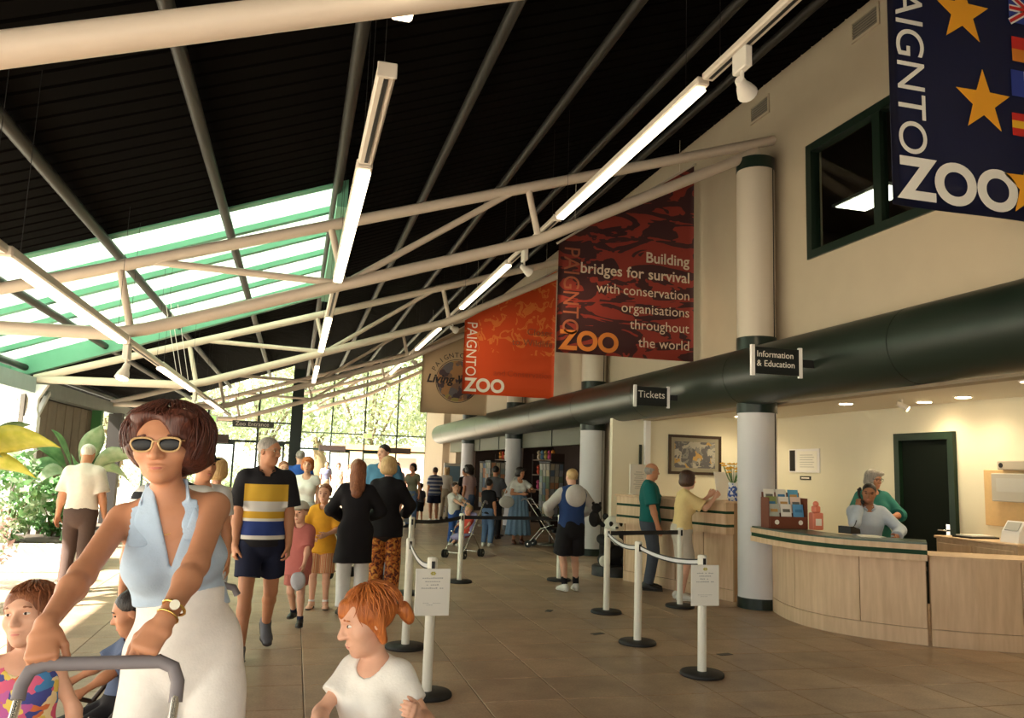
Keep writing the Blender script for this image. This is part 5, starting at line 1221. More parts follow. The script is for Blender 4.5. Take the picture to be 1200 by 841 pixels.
# ================================================================ SHOP
CARD = MB().box(-.048, .048, -.002, .002, -.066, .066).mesh('postcard')
cardm = [M('card_%d' % k, c, .5) for k, c in enumerate(((.30, .28, .24), (.18, .22, .22), (.12, .16, .10), (.42, .34, .22), (.10, .14, .20), (.36, .16, .08), (.24, .24, .26)))]
cmes = []
for m_ in cardm: q = CARD.copy(); q.materials.append(m_); cmes.append(q)
def spinner(label, loc, rz, rows=9, cols=3):
    t = thing('postcard_stand', label, 'postcard stand', loc, rz, 'postcard stands'); rr = random.Random(int(loc[1]*10))
    MB().lathe([(.26, 0), (.26, .03), (.05, .05), (.022, .06), (.022, 1.80)], 20).build('pole', M('rack_metal', (.22, .20, .17), .4, .6), t)
    for k in range(4):
        a = k*PI/2; R = Matrix.Rotation(a, 4, 'Z')
        p = MB().box(-.19, .19, -.185, -.180, .52, 1.76).build('wire_panel', M('rack_panel', (.10, .09, .075), .6), t); p.rotation_euler = (0, 0, a)
        for i in range(rows):
            for j in range(cols):
                o = link('postcard', cmes[rr.randrange(len(cmes))], None, t); o.location = R @ Vector((-.12+.12*j, -.195, .60+.135*i)); o.rotation_euler = (.12, 0, a)
    MB().box(-.2, .2, -.2, .2, 1.77, 1.80).build('top_cap', BLACKM, t)
spinner('tall postcard stand beside the woman in the blue dress', (5.50, 17.25, 0), .35)
spinner('tall postcard stand behind the dark haired shoppers', (4.75, 19.4, 0), .1)
spinner('postcard stand near the third column', (5.35, 22.6, 0), .6)
toycol = [(.55, .08, .03), (.60, .25, .04), (.45, .06, .16), (.30, .24, .06), (.10, .20, .32), (.5, .42, .3)]
for si, (y, x) in enumerate(((23.6, 7.4), (20.2, 8.0), (26.5, 6.9))):
    t = thing('shop_shelf', 'dark shop shelving unit ' + ['behind the third column', 'deep inside the shop', 'near the far end of the shop'][si], 'shelf', (x, y, 0), 0, 'shop shelving')
    for q in (-.6, .6): MB().box(-.2, .2, q*1.6-.02, q*1.6+.02, 0, 2.1).build('upright', SHOPD, t)
    for z in (.1, .55, 1.0, 1.45, 1.9): MB().box(-.2, .2, -.94, .94, z, z+.025).build('shelf_board', M('shelf_wood', (.16, .09, .05), .6), t)
    for z in (1.025, 1.475, 1.925):
        for q in range(5):
            yy = -.72+q*.36; c = toycol[(q+si+int(z*10)) % 6]
            g = thing('soft_toy', '%s soft toy on the %s board of the shelving %s' % (['red', 'orange', 'crimson', 'olive', 'blue', 'beige'][(q+si+int(z*10)) % 6], {10: 'lower', 14: 'middle', 19: 'top'}[int(z*10)], ['behind the third column', 'deep inside the shop', 'near the far end'][si]), 'toy', (x-.05, y+yy, z), 0, 'soft toys on the shop shelves'); m_ = M('toy_%d' % ((q+si+int(z*10)) % 6), c, .8)
            MB().ball((0, 0, .09), (.08, .08, .10), 10, 8).build('toy_body', m_, g); MB().ball((-.02, 0, .22), .06, 10, 8).ball((-.02, .05, .27), .02, 6, 5).ball((-.02, -.05, .27), .02, 6, 5).build('toy_head', m_, g)
for k, (x, y, z) in enumerate(((7.2, 17.2, 2.45), (6.9, 22.0, 2.45), (7.0, 26.0, 2.45))):
    t = thing('shop_lamp', 'small warm lamp under the dark shop ceiling ' + ['by the dress woman', 'behind the second column', 'at the far end'][k], 'lamp', (x, y, z), 0, 'shop lamps')
    MB().tube([(0, 0, 0), (0, 0, .15)], .01, 6).build('stem', BLACKM, t); MB().lathe([(.05, -.08), (.045, -.02), (.02, 0)], 14).build('shade', BLACKM, t); MB().ball((0, 0, -.09), .035, 10, 8).build('bulb', M('shop_bulb', (1, .7, .3), emit=(1, .55, .2), estr=60), t)
# poster boards in the shop mouth
t = thing('poster_board', 'pale poster board standing at the far shop mouth', 'poster', (5.55, 29.2, 0), .3)
MB().box(-.35, .35, -.02, .02, .2, 1.75).build('board', PAPER, t); MB().box(-.3, .3, -.025, -.02, 1.1, 1.65).build('poster', M('poster_blue', (.25, .42, .55), .6), t)
for q in (-.3, .3): MB().box(q-.02, q+.02, -.15, .15, 0, .22).build('foot', BLACKM, t)

# ================================================================ PANDA
t = thing('panda_figure', 'black and white sitting panda figure beside the white column', 'panda figure', (4.98, 12.3, 0), -.15)
PK = M('panda_black', (.012, .011, .010), .85, bump=.4, bscale=80); PW = M('panda_white', (.68, .66, .58), .85, bump=.4, bscale=80)
MB().lathe([(.33, 0), (.33, .14), (.30, .16)], 24).build('plinth', BLACKM, t)
fmesh('body', [ell((0, 0, .42), (.22, .19, .28), None, .05), cap((.2, -.03, .56), (.12, -.22, .47), .075, .065, .04), cap((-.2, -.03, .56), (-.10, -.22, .50), .075, .065, .04), cap((.15, -.02, .24), (.22, -.27, .24), .10, .075, .04), cap((-.15, -.02, .24), (-.22, -.27, .24), .10, .075, .04)], .011, PK, t)
hd = fmesh('head', [ell((0, -.05, .78), (.165, .15, .15), None, .03), ell((0, -.18, .74), (.075, .07, .055), None, .04)], .010, PW, t)
for sg in (-1, 1):
    MB().ball((sg*.135, -.02, .91), (.05, .035, .05), 12, 8).build('ear', PK, hd); MB().ball((sg*.07, -.175, .80), (.036, .025, .048), 10, 8, Matrix.Rotation(sg*.5, 3, 'Y')).build('eye_patch', PK, hd)
    MB().ball((sg*.225, -.335, .25), (.07, .025, .085), 12, 8).build('foot_pad', PW, t)
MB().ball((0, -.25, .755), (.028, .02, .02), 10, 6).build('nose', PK, hd)
fmesh('cub_toy', [ell((-.04, -.26, .60), (.075, .06, .07), None, .02), ell((.02, -.25, .54), (.08, .06, .06), None, .02)], .010, PW, t)

# ================================================================ PLANTS
def leafm(name, c, c2):
    m = M(name, c, .45, spec=.4); n, L, b = nodes_of(m); tc = n.new('ShaderNodeTexCoord'); t = n.new('ShaderNodeTexNoise'); t.inputs['Scale'].default_value = 9; L.new(tc.outputs['Object'], t.inputs['Vector'])
    r = ramp(n, [(.35, c), (.65, c2)], 'LINEAR'); L.new(t.outputs['Fac'], r.inputs[0]); L.new(r.outputs[0], b.inputs['Base Color'])
    tr = n.new('ShaderNodeBsdfTranslucent'); L.new(r.outputs[0], tr.inputs[0]); mx = n.new('ShaderNodeMixShader'); mx.inputs[0].default_value = .4
    L.new(b.outputs[0], mx.inputs[1]); L.new(tr.outputs[0], mx.inputs[2]); L.new(mx.outputs[0], n['Material Output'].inputs[0]); return m
LFY = leafm('leaf_yellow_green', (.45, .46, .05), (.62, .58, .10)); LFG = leafm('leaf_mid_green', (.10, .24, .08), (.20, .36, .14)); LFD = leafm('leaf_dark_green', (.04, .12, .03), (.09, .20, .05)); LFP = leafm('leaf_pale_green', (.30, .42, .24), (.48, .55, .36))
STEMM = M('stem_brown', (.14, .10, .05), .8, noise=.2)
def big_leaf(root, base, tip, width, droop, mat, name='leaf', tilt=.75):
    A = Vector(base); B = Vector(tip); N = 12; V = []; F = []; d = B-A; sd = d.cross(Vector((0, 0, 1)));
    if sd.length < 1e-3: sd = Vector((1, 0, 0))
    sd.normalize(); dn = d.normalized(); sd = (sd*math.cos(tilt)+sd.cross(dn)*math.sin(tilt)).normalized()
    stem0 = .22
    for i in range(N+1):
        f_ = i/N; p = A.lerp(B, f_)+Vector((0, 0, droop*4*f_*(1-f_))); w = width*.5*(0.04 if f_ < stem0 else max(.02, math.sin(PI*((f_-stem0)/(1-stem0))**.8)))
        cv = w*.35
        V += [p-sd*w+Vector((0, 0, cv)), p-sd*w*.5+Vector((0, 0, cv*.4)), p, p+sd*w*.5+Vector((0, 0, cv*.4)), p+sd*w+Vector((0, 0, cv))]
    for i in range(N):
        for j in range(4): a = i*5+j; F.append((a, a+1, a+6, a+5))
    o = MB().add(V, F, True).build(name, mat, root); o.modifiers.new('thick', 'SOLIDIFY').thickness = .003
    return o
t = thing('potted_banana_plant', 'big yellow green leafed plant reaching in at the left edge', 'plant', (-3.35, 9.3, 0))
MB().lathe([(.22, 0), (.28, .45), (.30, .5), (.27, .5), (.26, .42)], 24).build('pot', WHITE, t); MB().tube([(0, 0, .4), (.03, 0, 1.0), (.05, .02, 1.5)], [.06, .05, .04], 10).build('stem', LFG, t)
for tip, w, dr, m_ in (((1.08, -.25, 1.66), .36, .16, LFY), ((.80, .1, 1.34), .26, .12, LFY), ((.2, -.7, 1.8), .3, .15, LFY), ((-.7, .2, 1.9), .3, .15, LFG), ((.55, .6, 1.9), .26, .1, LFP), ((.65, -.5, 1.55), .26, .1, LFG)): big_leaf(t, (.05, .02, 1.35), tip, w, dr, m_)
t = thing('banana_plant', 'green banana plant behind the man in the cream shirt', 'plant', (-3.05, 12.9, .38))
MB().tube([(0, 0, 0), (.05, 0, .6), (.08, 0, 1.0)], [.07, .06, .04], 10).build('stem', LFG, t)
for tip, w, dr, m_ in (((.35, -.1, 1.65), .32, .05, LFP), ((.95, -.2, 1.15), .30, .2, LFP), ((-.6, -.2, 1.35), .28, .15, LFG), ((-.25, -.3, 1.55), .25, .1, LFG), ((.75, .1, .85), .24, .2, LFP), ((-.75, .1, .9), .24, .2, LFG), ((.2, -.7, 1.0), .24, .2, LFG), ((-.35, -.5, .75), .22, .2, LFP)): big_leaf(t, (.07, 0, .8), tip, w, dr, m_)
t = thing('planter', 'long pale planter box on the open left side', 'planter', (-3.6, 13.2, 0))
MB().bev(-.55, .75, -.7, .7, 0, .38, .02).build('planter_box', WHITE, t); MB().box(-.5, .7, -.65, .65, .38, .39).build('soil', M('soil', (.05, .035, .02), .9, noise=.3), t)
def bush(label, name, loc, rx, ry, rz_, n_, size, mats, stems=5, seed=1, cat='shrub', group=None, trunk=None):
    t = thing(name, label, cat, loc, 0, group); r = np.random.RandomState(seed)
    if trunk: MB().tube([(0, 0, 0), (.05*rz_, 0, trunk*.5), (0, 0, trunk)], [.09*rz_, .07*rz_, .05*rz_], 10).build('trunk', STEMM, t)
    z0 = trunk or 0.0
    for k in range(stems):
        a = r.rand()*6.28; MB().tube([(0, 0, z0*.8), (rx*.3*math.cos(a), ry*.3*math.sin(a), z0+rz_*.6), (rx*.7*math.cos(a), ry*.7*math.sin(a), z0+rz_*(.9+.6*r.rand()))], [.02*rz_+.006, .015*rz_+.004, .004], 6).build('branch', STEMM, t)
    for mi, m_ in enumerate(mats):
        n2 = n_//len(mats); D = r.randn(n2, 3); D /= np.linalg.norm(D, axis=1)[:, None]; rad = (.55+.45*r.rand(n2, 1)**.5)*(1+.18*np.sin(D[:, :1]*5+mi)*np.cos(D[:, 1:2]*4))
        Cn = D*rad*[rx, ry, rz_]+[0, 0, z0+rz_]; U = r.randn(n2, 3); U /= np.linalg.norm(U, axis=1)[:, None]; W_ = np.cross(U, r.randn(n2, 3)); W_ /= np.linalg.norm(W_, axis=1)[:, None]
        sz = size*(.6+.8*r.rand(n2, 1)); V = np.stack([Cn-U*sz, Cn-W_*sz*.45+U*sz*.1, Cn+U*sz, Cn+W_*sz*.45+U*sz*.1], 1).reshape(-1, 3)
        me = bpy.data.meshes.new('foliage'); me.from_pydata(V.tolist(), [], np.arange(4*n2).reshape(-1, 4).tolist()); o = link('foliage', me, m_, t); o['kind'] = 'stuff'
    return t
bush('pale variegated shrub in the planter by the white post', 'planter_shrub', (-3.75, 12.75, .39), .42, .5, .62, 900, .075, [LFP, LFG], 6, 3)
bush('dark leafed trailing shrub beside the banana plant', 'planter_shrub', (-3.4, 13.55, .39), .4, .3, .45, 600, .07, [LFG, LFD], 5, 4)
bush('low pink and pale flowering shrub at the left edge', 'flowering_shrub', (-3.6, 11.2, 0), .4, .5, .55, 700, .05, [LFP, leafm('leaf_pink', (.5, .3, .3), (.6, .5, .42))], 5, 6)
t = thing('white_bench', 'pale slatted bench behind the planter', 'bench', (-3.7, 15.0, 0))
for k in range(4): MB().bev(-.2+.13*k, -.09+.13*k, -.45, .45, .42, .45, .005).build('seat_slat', WHITE, t)
for k in range(3): MB().bev(-.28, -.25, -.45, .45, .55+.12*k, .64+.12*k, .005).build('back_slat', WHITE, t)
for x in (-.22, .28):
    for y in (-.4, .4): MB().box(x-.03, x+.03, y-.03, y+.03, 0, .85 if x < 0 else .42).build('leg', WHITE, t)
# outside beyond the glazing
TRM = [leafm('tree_leaf_a', (.48, .52, .32), (.64, .66, .44)), leafm('tree_leaf_b', (.30, .35, .22), (.48, .52, .34))]
for k, (x, y, rx, hz, tr, lb) in enumerate(((-9, 46, 5, 4.2, 2.2, 'far left beyond the end glazing'), (-2.0, 52, 5, 4.5, 2.0, 'behind the green post'), (4.2, 50, 4.6, 5.0, 1.8, 'in the middle of the tall glazing'), (10.5, 52, 4.2, 5.0, 1.6, 'right beyond the tall glazing'), (1.5, 60, 6.5, 7.0, 3.0, 'tall one farthest behind'))):
    bush('sunlit leafy tree ' + lb, 'leafy_tree', (x, y, 0), rx, 3.0, hz, 8000, .17, TRM, 7, 20+k, 'tree', 'trees beyond the glazing', tr)
for k, (x, y) in enumerate(((-6.0, 40.5), (-3.2, 40.8), (-.4, 41))): bush('clipped sunlit hedge shrub outside, ' + ['leftmost', 'middle', 'by the green post'][k], 'hedge_shrub', (x, y, 0), 1.5, .9, .75, 1500, .10, [TRM[0], LFP], 4, 40+k, 'shrub', 'hedge shrubs outside')
t = thing('kiosk', 'pale kiosk with a tan fascia outside the far doors', 'kiosk', (4.9, 45.0, 0))
MB().box(-2.6, 3.0, 0, 2.5, 0, 2.2).build('wall', M('kiosk_wall', (.7, .64, .54), .8), t); MB().box(-2.9, 3.3, -.35, 2.7, 2.2, 2.65).build('fascia', M('kiosk_fascia', (.58, .34, .16), .7), t)
MB().box(-1.6, -.3, -.02, 0, .9, 1.9).build('window', M('kiosk_window', (.30, .28, .26), .3), t); MB().box(.6, 1.6, -.02, 0, 0, 2.0).build('door', M('kiosk_door', (.45, .25, .2), .6), t)
# ================================================================ PEOPLE
def cl(name, c, rough=.85, noise=.08): return M('cloth_'+name, c, rough, noise=noise, nscale=30, bump=.15, bscale=120, spec=.2)
def W2L(loc, rz, p):
    x, y = p[0]-loc[0], p[1]-loc[1]; c, s = math.cos(-rz), math.sin(-rz); return (x*c-y*s, x*s+y*c, p[2]-(loc[2] if len(loc) > 2 else 0))
def L2W(loc, rz, p): c, s = math.cos(rz), math.sin(rz); return (loc[0]+p[0]*c-p[1]*s, loc[1]+p[0]*s+p[1]*c, p[2]+loc[2])
WHITEC = cl('white', (.80, .78, .73)); BLACKC = cl('black', (.013, .012, .014)); NAVYC = cl('navy', (.016, .020, .045)); BLUEJ = cl('denim', (.10, .16, .28)); KHAKI = cl('khaki', (.40, .34, .24)); GREYC = cl('grey', (.25, .25, .26))
SHOEK = M('shoe_black', (.02, .018, .016), .45); SHOEW = M('shoe_white', (.72, .70, .64), .6); SHOEG = M('shoe_grey', (.10, .10, .11), .6); SHOEBR = M('shoe_brown', (.16, .06, .03), .5)

# --- woman in sunglasses
lw, rw = (-.315, 3.09, 0), .05
w = lambda *p: W2L(lw, rw, p)
dR = V3(.10, -.66, -.74); dL = V3(-.42, -.55, -.66)
def grip(bar, d, palm):
    d = unit(d); p = unit(np.asarray(palm, float)-d*(np.asarray(palm, float)@d)); return np.asarray(bar, float)-d*.092-p*.027
pR = V3(.1, .74, -.66); pL = V3(.1, .66, -.74)
root, J = person('woman in dark sunglasses, pale blue halter top and white shorts', lw, rw, 1.79, 'f', SK1, 'volume', HA,
    [dict(k='trousers', name='shorts', m=cl('white_shorts', (.80, .77, .72)), len=.86, flare=.035, inf=.014, top=1.15, fold=.007, hipx=.0, seed=4, h=.008),
     dict(k='shirt', name='halter_top', m=cl('pale_blue', (.44, .56, .70)), sleeve=0, halter=1, vneck=1.225, vw=.30, hem=1.09, neck=0, inf=.012, fold=.005, seed=6, h=.006),
     dict(k='glasses', m=M('sunglass_frame', (.55, .36, .16), .35), lens=M('sunglass_lens', (.006, .005, .005), .25, spec=.25), r=.015)],
    dict(lean=.27, side=-.19, twist=-.10, head=(-.16, .05, -.04), handR=grip(w(-.605, 2.46, 1.05), dR, pR), handL=grip(w(-.36, 2.46, 1.05), dL, pL), hdirR=dR, hdirL=dL, palmR=pR, palmL=pL, curlR=1.0, curlL=1.0,
         elbowR=(-.25, .9, -.4), elbowL=(1, .3, -.7), head_h=.240, hw=1.13, strands=(170, .52, .53, .455, 125, 3), footR=(-.12, .05, .085), footL=(.12, -.1, .085)), .0062, .0042, (SHOEW, SOLEW))
for sg in (-1, 1):
    p_ = [J['chest']+J['Rs']@V3(sg*.085, -.105, .09), J['nb']+J['Rs']@V3(sg*.072, -.052, .005), J['nb']+J['Rs']@V3(sg*.060, .02, .045), J['nb']+J['Rs']@V3(0, .065, .05)]
    fmesh('neck_strap', [ecap(p_[k], p_[k+1], (.034-.008*k, .006), (.026-.008*k+.004, .006), (V3(1, 0, 0) if k < 1 else V3(0, 0, 1)), .012) for k in range(3)], .005, MATS['cloth_pale_blue'], root)
GOLD = M('gold', (.75, .5, .15), .25, .9)
wl_ = J['wrL']-J['hdL']*.045; ax = J['hdL']; u_ = unit(np.cross(ax, V3(0, 0, 1))); v_ = np.cross(ax, u_)
wt = MB().tube([Vector(wl_+(u_*math.cos(a)+v_*math.sin(a))*.0335) for a in np.linspace(0, 2*PI, 17)[:-1]], .0045, 6, closed=True).build('watch', GOLD, root)
MB().tube([Vector(wl_+unit(V3(.1, -.9, .35))*.031), Vector(wl_+unit(V3(.1, -.9, .35))*.039)], .014, 14).build('watch_dial', M('dial', (.9, .86, .7), .2), wt)
wb = wl_+ax*.03; MB().tube([Vector(wb+(u_*math.cos(a)+v_*math.sin(a))*.0315) for a in np.linspace(0, 2*PI, 17)[:-1]], .003, 6, closed=True).build('bracelet', GOLD, root)
nb = J['nb']; MB().tube([Vector(nb+J['Rs']@V3(.062*math.sin(a), -.02-.085*max(0, math.cos(a)), -.005-.075*max(0, math.cos(a)))) for a in np.linspace(-1.5, 1.5, 15)], .0018, 5).build('necklace', GOLD, root)
for sg in (-1, 1): MB().ball(Vector(hp(J, sg*.36, .03, .33)), .007, 8, 6).build('earring', GOLD, root)
for k in range(4): MB().ball(Vector(J['chest']*(1-k*.24)+J['waist']*k*.24+J['Rs']@V3(.004, -.115+.008*k, -.03)), .006, 8, 6).build('button', WHITE, root)

# --- girl in the bright dress
lg, rg = (-.85, 3.25, 0), .05; w = lambda *p: W2L(lg, rg, p)
DRESS = cell_mat('dress_print', 27, [(0, (.60, .10, .20)), (.16, (.05, .20, .42)), (.32, (.70, .52, .10)), (.48, (.62, .16, .05)), (.62, (.05, .06, .25)), (.74, (.75, .62, .35)), (.86, (.45, .10, .32))], .7, 'voronoi', .10)
person('small girl in a multicoloured sundress beside the pushchair handle', lg, rg, 1.14, 'f', SK2, 'mid', HRB,
    [dict(k='dress', name='sundress', m=DRESS, sleeve=0, nosleeve=1, hem=.50, flare=.09, inf=.014, neck=.085, fold=.004, h=.007)],
    dict(head=(-.30, -.10, -.12), head_h=.205, handR=w(-1.02, 3.10, .90), strands=(100, .395, .46, .395, 120, 8), elbowR=(-.6, .5, -1), curlR=.8, handL=w(-.66, 3.2, .58)), .007, .0044, ('sandal', SHOEBR))
# --- ginger girl
lr, rr_ = (.315, 2.92, 0), -.62; w = lambda *p: W2L(lr, rr_, p)
person('ginger haired toddler girl in a white T-shirt running left', lr, rr_, 1.185, 'f', SK2, 'pony', HR,
    [dict(k='trousers', name='leggings', m=cl('pink', (.66, .42, .44)), top=1.06), dict(k='shirt', name='t_shirt', m=cl('white_tee', (.82, .80, .74)), sleeve=.62, sflare=.006, hem=.93, inf=.013, neck=.072, fold=.006, h=.007)],
    dict(head=(-.72, .28, 0), head_h=.222, handR=w(.13, 2.74, .77), handL=w(.43, 2.68, .82), elbowL=(.6, .4, -1), elbowR=(-.6, .6, -.2), curlR=.9, curlL=.7, girth=1.0, strands=(110, .37, .45, .385, 100, 5), footL=(.07, -.2, .06), footR=(-.07, .25, .12)), .007, .0042, (SHOEW, SOLEW))
# --- child in the black pushchair
lc, rc = (-.74, 4.22, 0), -1.2
person('child in a blue grey top sitting in the black pushchair', lc, rc, 1.0, 'm', SK1, 'short', HK, [dict(k='trousers', m=BLACKC, len=1.8), dict(k='shirt', m=cl('blue_grey', (.09, .12, .20)), sleeve=.9, hem=.9)],
    dict(pelvis=(0, .05, -.02), lean=-.15, head=(-.3, .3, 0), head_h=.2, footL=(.08, -.36, .26), footR=(-.08, -.36, .26), kneeL=(0, -.4, 1), kneeR=(0, -.4, 1), toeL=(.1, -1, .3), toeR=(-.1, -1, .3), handL=(.13, -.22, .52), handR=(-.13, -.22, .52)), .009, False, (SHOEK, SOLE))
# --- striped person behind the woman
ZEB = stripe_mat('zebra_stripes', 2, .085, [(0, (.012, .012, .014)), (.5, (.75, .74, .70))])
person('person in a black and white striped top directly behind the sunglasses woman', (-.66, 5.15, 0), PI+.2, 1.70, 'm', SK1, 'short', HB, [dict(k='trousers', m=NAVYC), dict(k='shirt', m=ZEB, sleeve=.6, inf=.02)], dict(head=(-.5, 0, 0)), .012, False, (SHOEK, SOLE))
person('person in a dark cap just right of the sunglasses woman', (-.66, 6.6, 0), .3, 1.66, 'm', SK1, 'short', HK, [dict(k='trousers', m=NAVYC), dict(k='shirt', m=cl('pale_shirt', (.62, .62, .62)), sleeve=.6), dict(k='cap', m=BLACKC)], dict(head=(.3, 0, 0)), .013, False, (SHOEK, SOLE))
person('blond person in cream standing behind the striped polo man', (-.73, 8.6, 0), PI-.3, 1.60, 'f', SK2, 'bob', HBL, [dict(k='trousers', m=cl('pale_blue_trousers', (.50, .58, .64))), dict(k='shirt', m=cl('cream', (.62, .54, .42)), sleeve=.6)], {}, .013, False, (SHOEW, SOLEW))
# --- old man
person('white haired man in a cream shirt and brown trousers seen from behind', (-2.43, 10.86, 0), PI-.12, 1.72, 'm', SK1, 'short', HW, [dict(k='trousers', m=cl('brown', (.085, .055, .045)), belt=BLACKM, fold=.005), dict(k='shirt', m=cl('cream_shirt', (.66, .60, .52)), sleeve=.85, sflare=.02, hem=.98, inf=.022, collar=1, fold=.006)],
       dict(head=(.1, .35, 0), girth=1.08, handL=(.27, -.02, .82), handR=(-.27, -.04, .82), footL=(.12, .0, .085), footR=(-.10, .12, .085)), .010, False, (SHOEBR, SOLE))
# --- polo man
lp, rp = (-.22, 7.28, 0), .12
POLO = band_mat('polo_bands', 2, .90, 1.50, [(0, (.010, .009, .012)), (.088, (.70, .68, .62)), (.142, (.02, .045, .20)), (.333, (.70, .68, .62)), (.375, (.62, .36, .03)), (.467, (.66, .65, .62)), (.608, (.66, .40, .04)), (.842, (.010, .009, .012))], .85, .178, (.010, .009, .012))
root, J = person('tanned man in a striped navy and yellow polo shirt walking forward', lp, rp, 1.79, 'm', SK1, 'short', HG,
    [dict(k='trousers', name='shorts', m=NAVYC, len=.70, flare=.024, inf=.016, top=.93, fold=.005), dict(k='shirt', name='polo_shirt', m=POLO, sleeve=.80, sflare=.024, hem=.87, inf=.026, collar=1, cm=BLACKC, fold=.004, neck=.066, h=.0075), dict(k='glasses', m=M('thin_frame', (.3, .25, .15), .3, .6), r=.006)],
    dict(head=(.85, .05, 0), handL=(.215, -.05, .905), handR=(-.215, -.05, .905), elbowL=(.9, .5, 0), elbowR=(-.9, .5, 0), curlL=.6, curlR=.6, footR=(-.12, -.12, .085), footL=(.12, .36, .20), kneeL=(0, -1, .1), toeL=(.12, -.75, -.65), lean=.03, girth=1.0), .0085, .0058, (SHOEG, SOLE))
for k in range(2): MB().ball(Vector(J['uchest']+V3(.0, -.118, .0+.035*k)), .005, 6, 5).build('button', BLACKM, root)
# --- children in coral and yellow
root, J = person('boy in a coral polo and pale cap beside the striped polo man', (.10, 8.55, 0), -.25, 1.20, 'm', SK2, 'short', HRB, [dict(k='trousers', name='shorts', m=cl('coral_shorts', (.44, .15, .12)), len=.75, flare=.012, inf=.014), dict(k='shirt', name='polo_shirt', m=cl('coral', (.48, .15, .13)), sleeve=.9, sflare=.015, hem=.76, inf=.02, flare=.02, collar=1), dict(k='cap', m=cl('cap_grey', (.52, .48, .40)), line=.66), dict(k='socks', m=NAVYC, len=.16)],
    dict(head=(-.3, .08, 0), head_h=.205, handL=(.10, -.18, .52), elbowL=(1, .5, 0), footL=(.09, -.12, .075), footR=(-.05, .18, .1), toeL=(.15, -1, 0)), .009, False, (SHOEK, SOLE))
root2, J2 = person('smiling child in a yellow T-shirt and striped shorts', (.36, 9.5, 0), -.15, 1.36, 'f', SK2, 'short', HRB, [dict(k='trousers', name='shorts', m=stripe_mat('rust_stripes', 0, .03, [(0, (.45, .14, .06)), (.4, (.62, .45, .25)), (.6, (.40, .10, .05)), (.8, (.6, .4, .2))]), len=.95, flare=.025, inf=.02), dict(k='shirt', name='t_shirt', m=cl('yellow', (.72, .36, .03)), sleeve=.9, sflare=.015, hem=.82, inf=.022), dict(k='socks', m=WHITEC, len=.12)],
    dict(head=(-.15, .05, 0), handL=(.06, -.17, .82), handR=(-.10, -.18, .80), elbowL=(1, .4, -.4), elbowR=(-1, .4, -.4)), .009, False, ('sandal', SHOEK))
o = thing('bundle', 'pale grey bundle carried by the boy in coral', 'bundle', L2W((.10, 8.55, 0), -.25, (.06, -.20, .42))); fmesh('cloth_bundle', [ell((0, 0, .04), (.07, .05, .09), None, .01), folds(.01, 3, 60)], .008, cl('bundle', (.42, .42, .44)), o)
# --- queue
root, J = person('long haired woman in a black coat and white trousers seen from behind', (.68, 9.05, 0), PI-.1, 1.64, 'f', SK2, 'long', HRB, [dict(k='trousers', m=cl('white_trousers', (.72, .72, .70)), straight=.02), dict(k='coat', name='coat', m=BLACKC, sleeve=1.9, hem=.60, flare=.045, inf=.024, fold=.005)],
    dict(handL=(.14, -.24, 1.02), handR=(-.14, -.24, 1.02), elbowL=(1, .5, -.3), elbowR=(-1, .5, -.3)), .010, False, (SHOEK, SOLE))
ORT = cell_mat('orange_print', 22, [(0, (.10, .02, .01)), (.45, (.45, .12, .02)), (.58, (.62, .28, .05))], .8, 'noise', 1.0)
person('blond woman in a black jacket and orange patterned trousers', (1.10, 9.85, 0), PI-.35, 1.69, 'f', SK2, 'bob', HBL, [dict(k='trousers', m=ORT, straight=.03, inf=.02), dict(k='coat', name='jacket', m=BLACKC, sleeve=1.9, hem=.80, flare=.03, inf=.026)], dict(handL=(.25, -.1, .86), handR=(-.16, -.25, 1.0), elbowR=(-1, .4, -.4)), .011, False, (SHOEK, SOLE))
person('tall dark haired man in a blue shirt above the queue', (1.22, 11.6, 0), -.3, 1.88, 'm', SK2, 'short', HK, [dict(k='trousers', m=GREYC), dict(k='shirt', m=cl('blue', (.06, .16, .26)), sleeve=.7)], dict(head=(-.5, .1, 0)), .013, False, (SHOEK, SOLE))
person('red haired woman in a white sleeveless top facing the hall', (.20, 13.0, 0), -.1, 1.67, 'f', SK2, 'bob', HR, [dict(k='skirt', m=cl('pale_skirt', (.60, .60, .58)), hem=.35, flare=.08), dict(k='shirt', m=WHITEC, sleeve=.3, hem=.88)], {}, .013, False, (SHOEW, SOLEW))
person('brown haired boy in a cream shirt next to the dark post', (-.16, 13.5, 0), .2, 1.60, 'm', SK2, 'short', HRB, [dict(k='trousers', m=KHAKI), dict(k='shirt', m=cl('cream_b', (.66, .60, .50)), sleeve=.7, vneck=1.3)], {}, .014, False, (SHOEK, SOLE))
person('grey haired person in bright blue behind the red haired woman', (.10, 15.2, 0), PI, 1.80, 'm', SK2, 'short', HG, [dict(k='trousers', m=KHAKI), dict(k='shirt', m=cl('bright_blue', (.03, .10, .40)), sleeve=.7)], {}, .015, False, (SHOEK, SOLE))
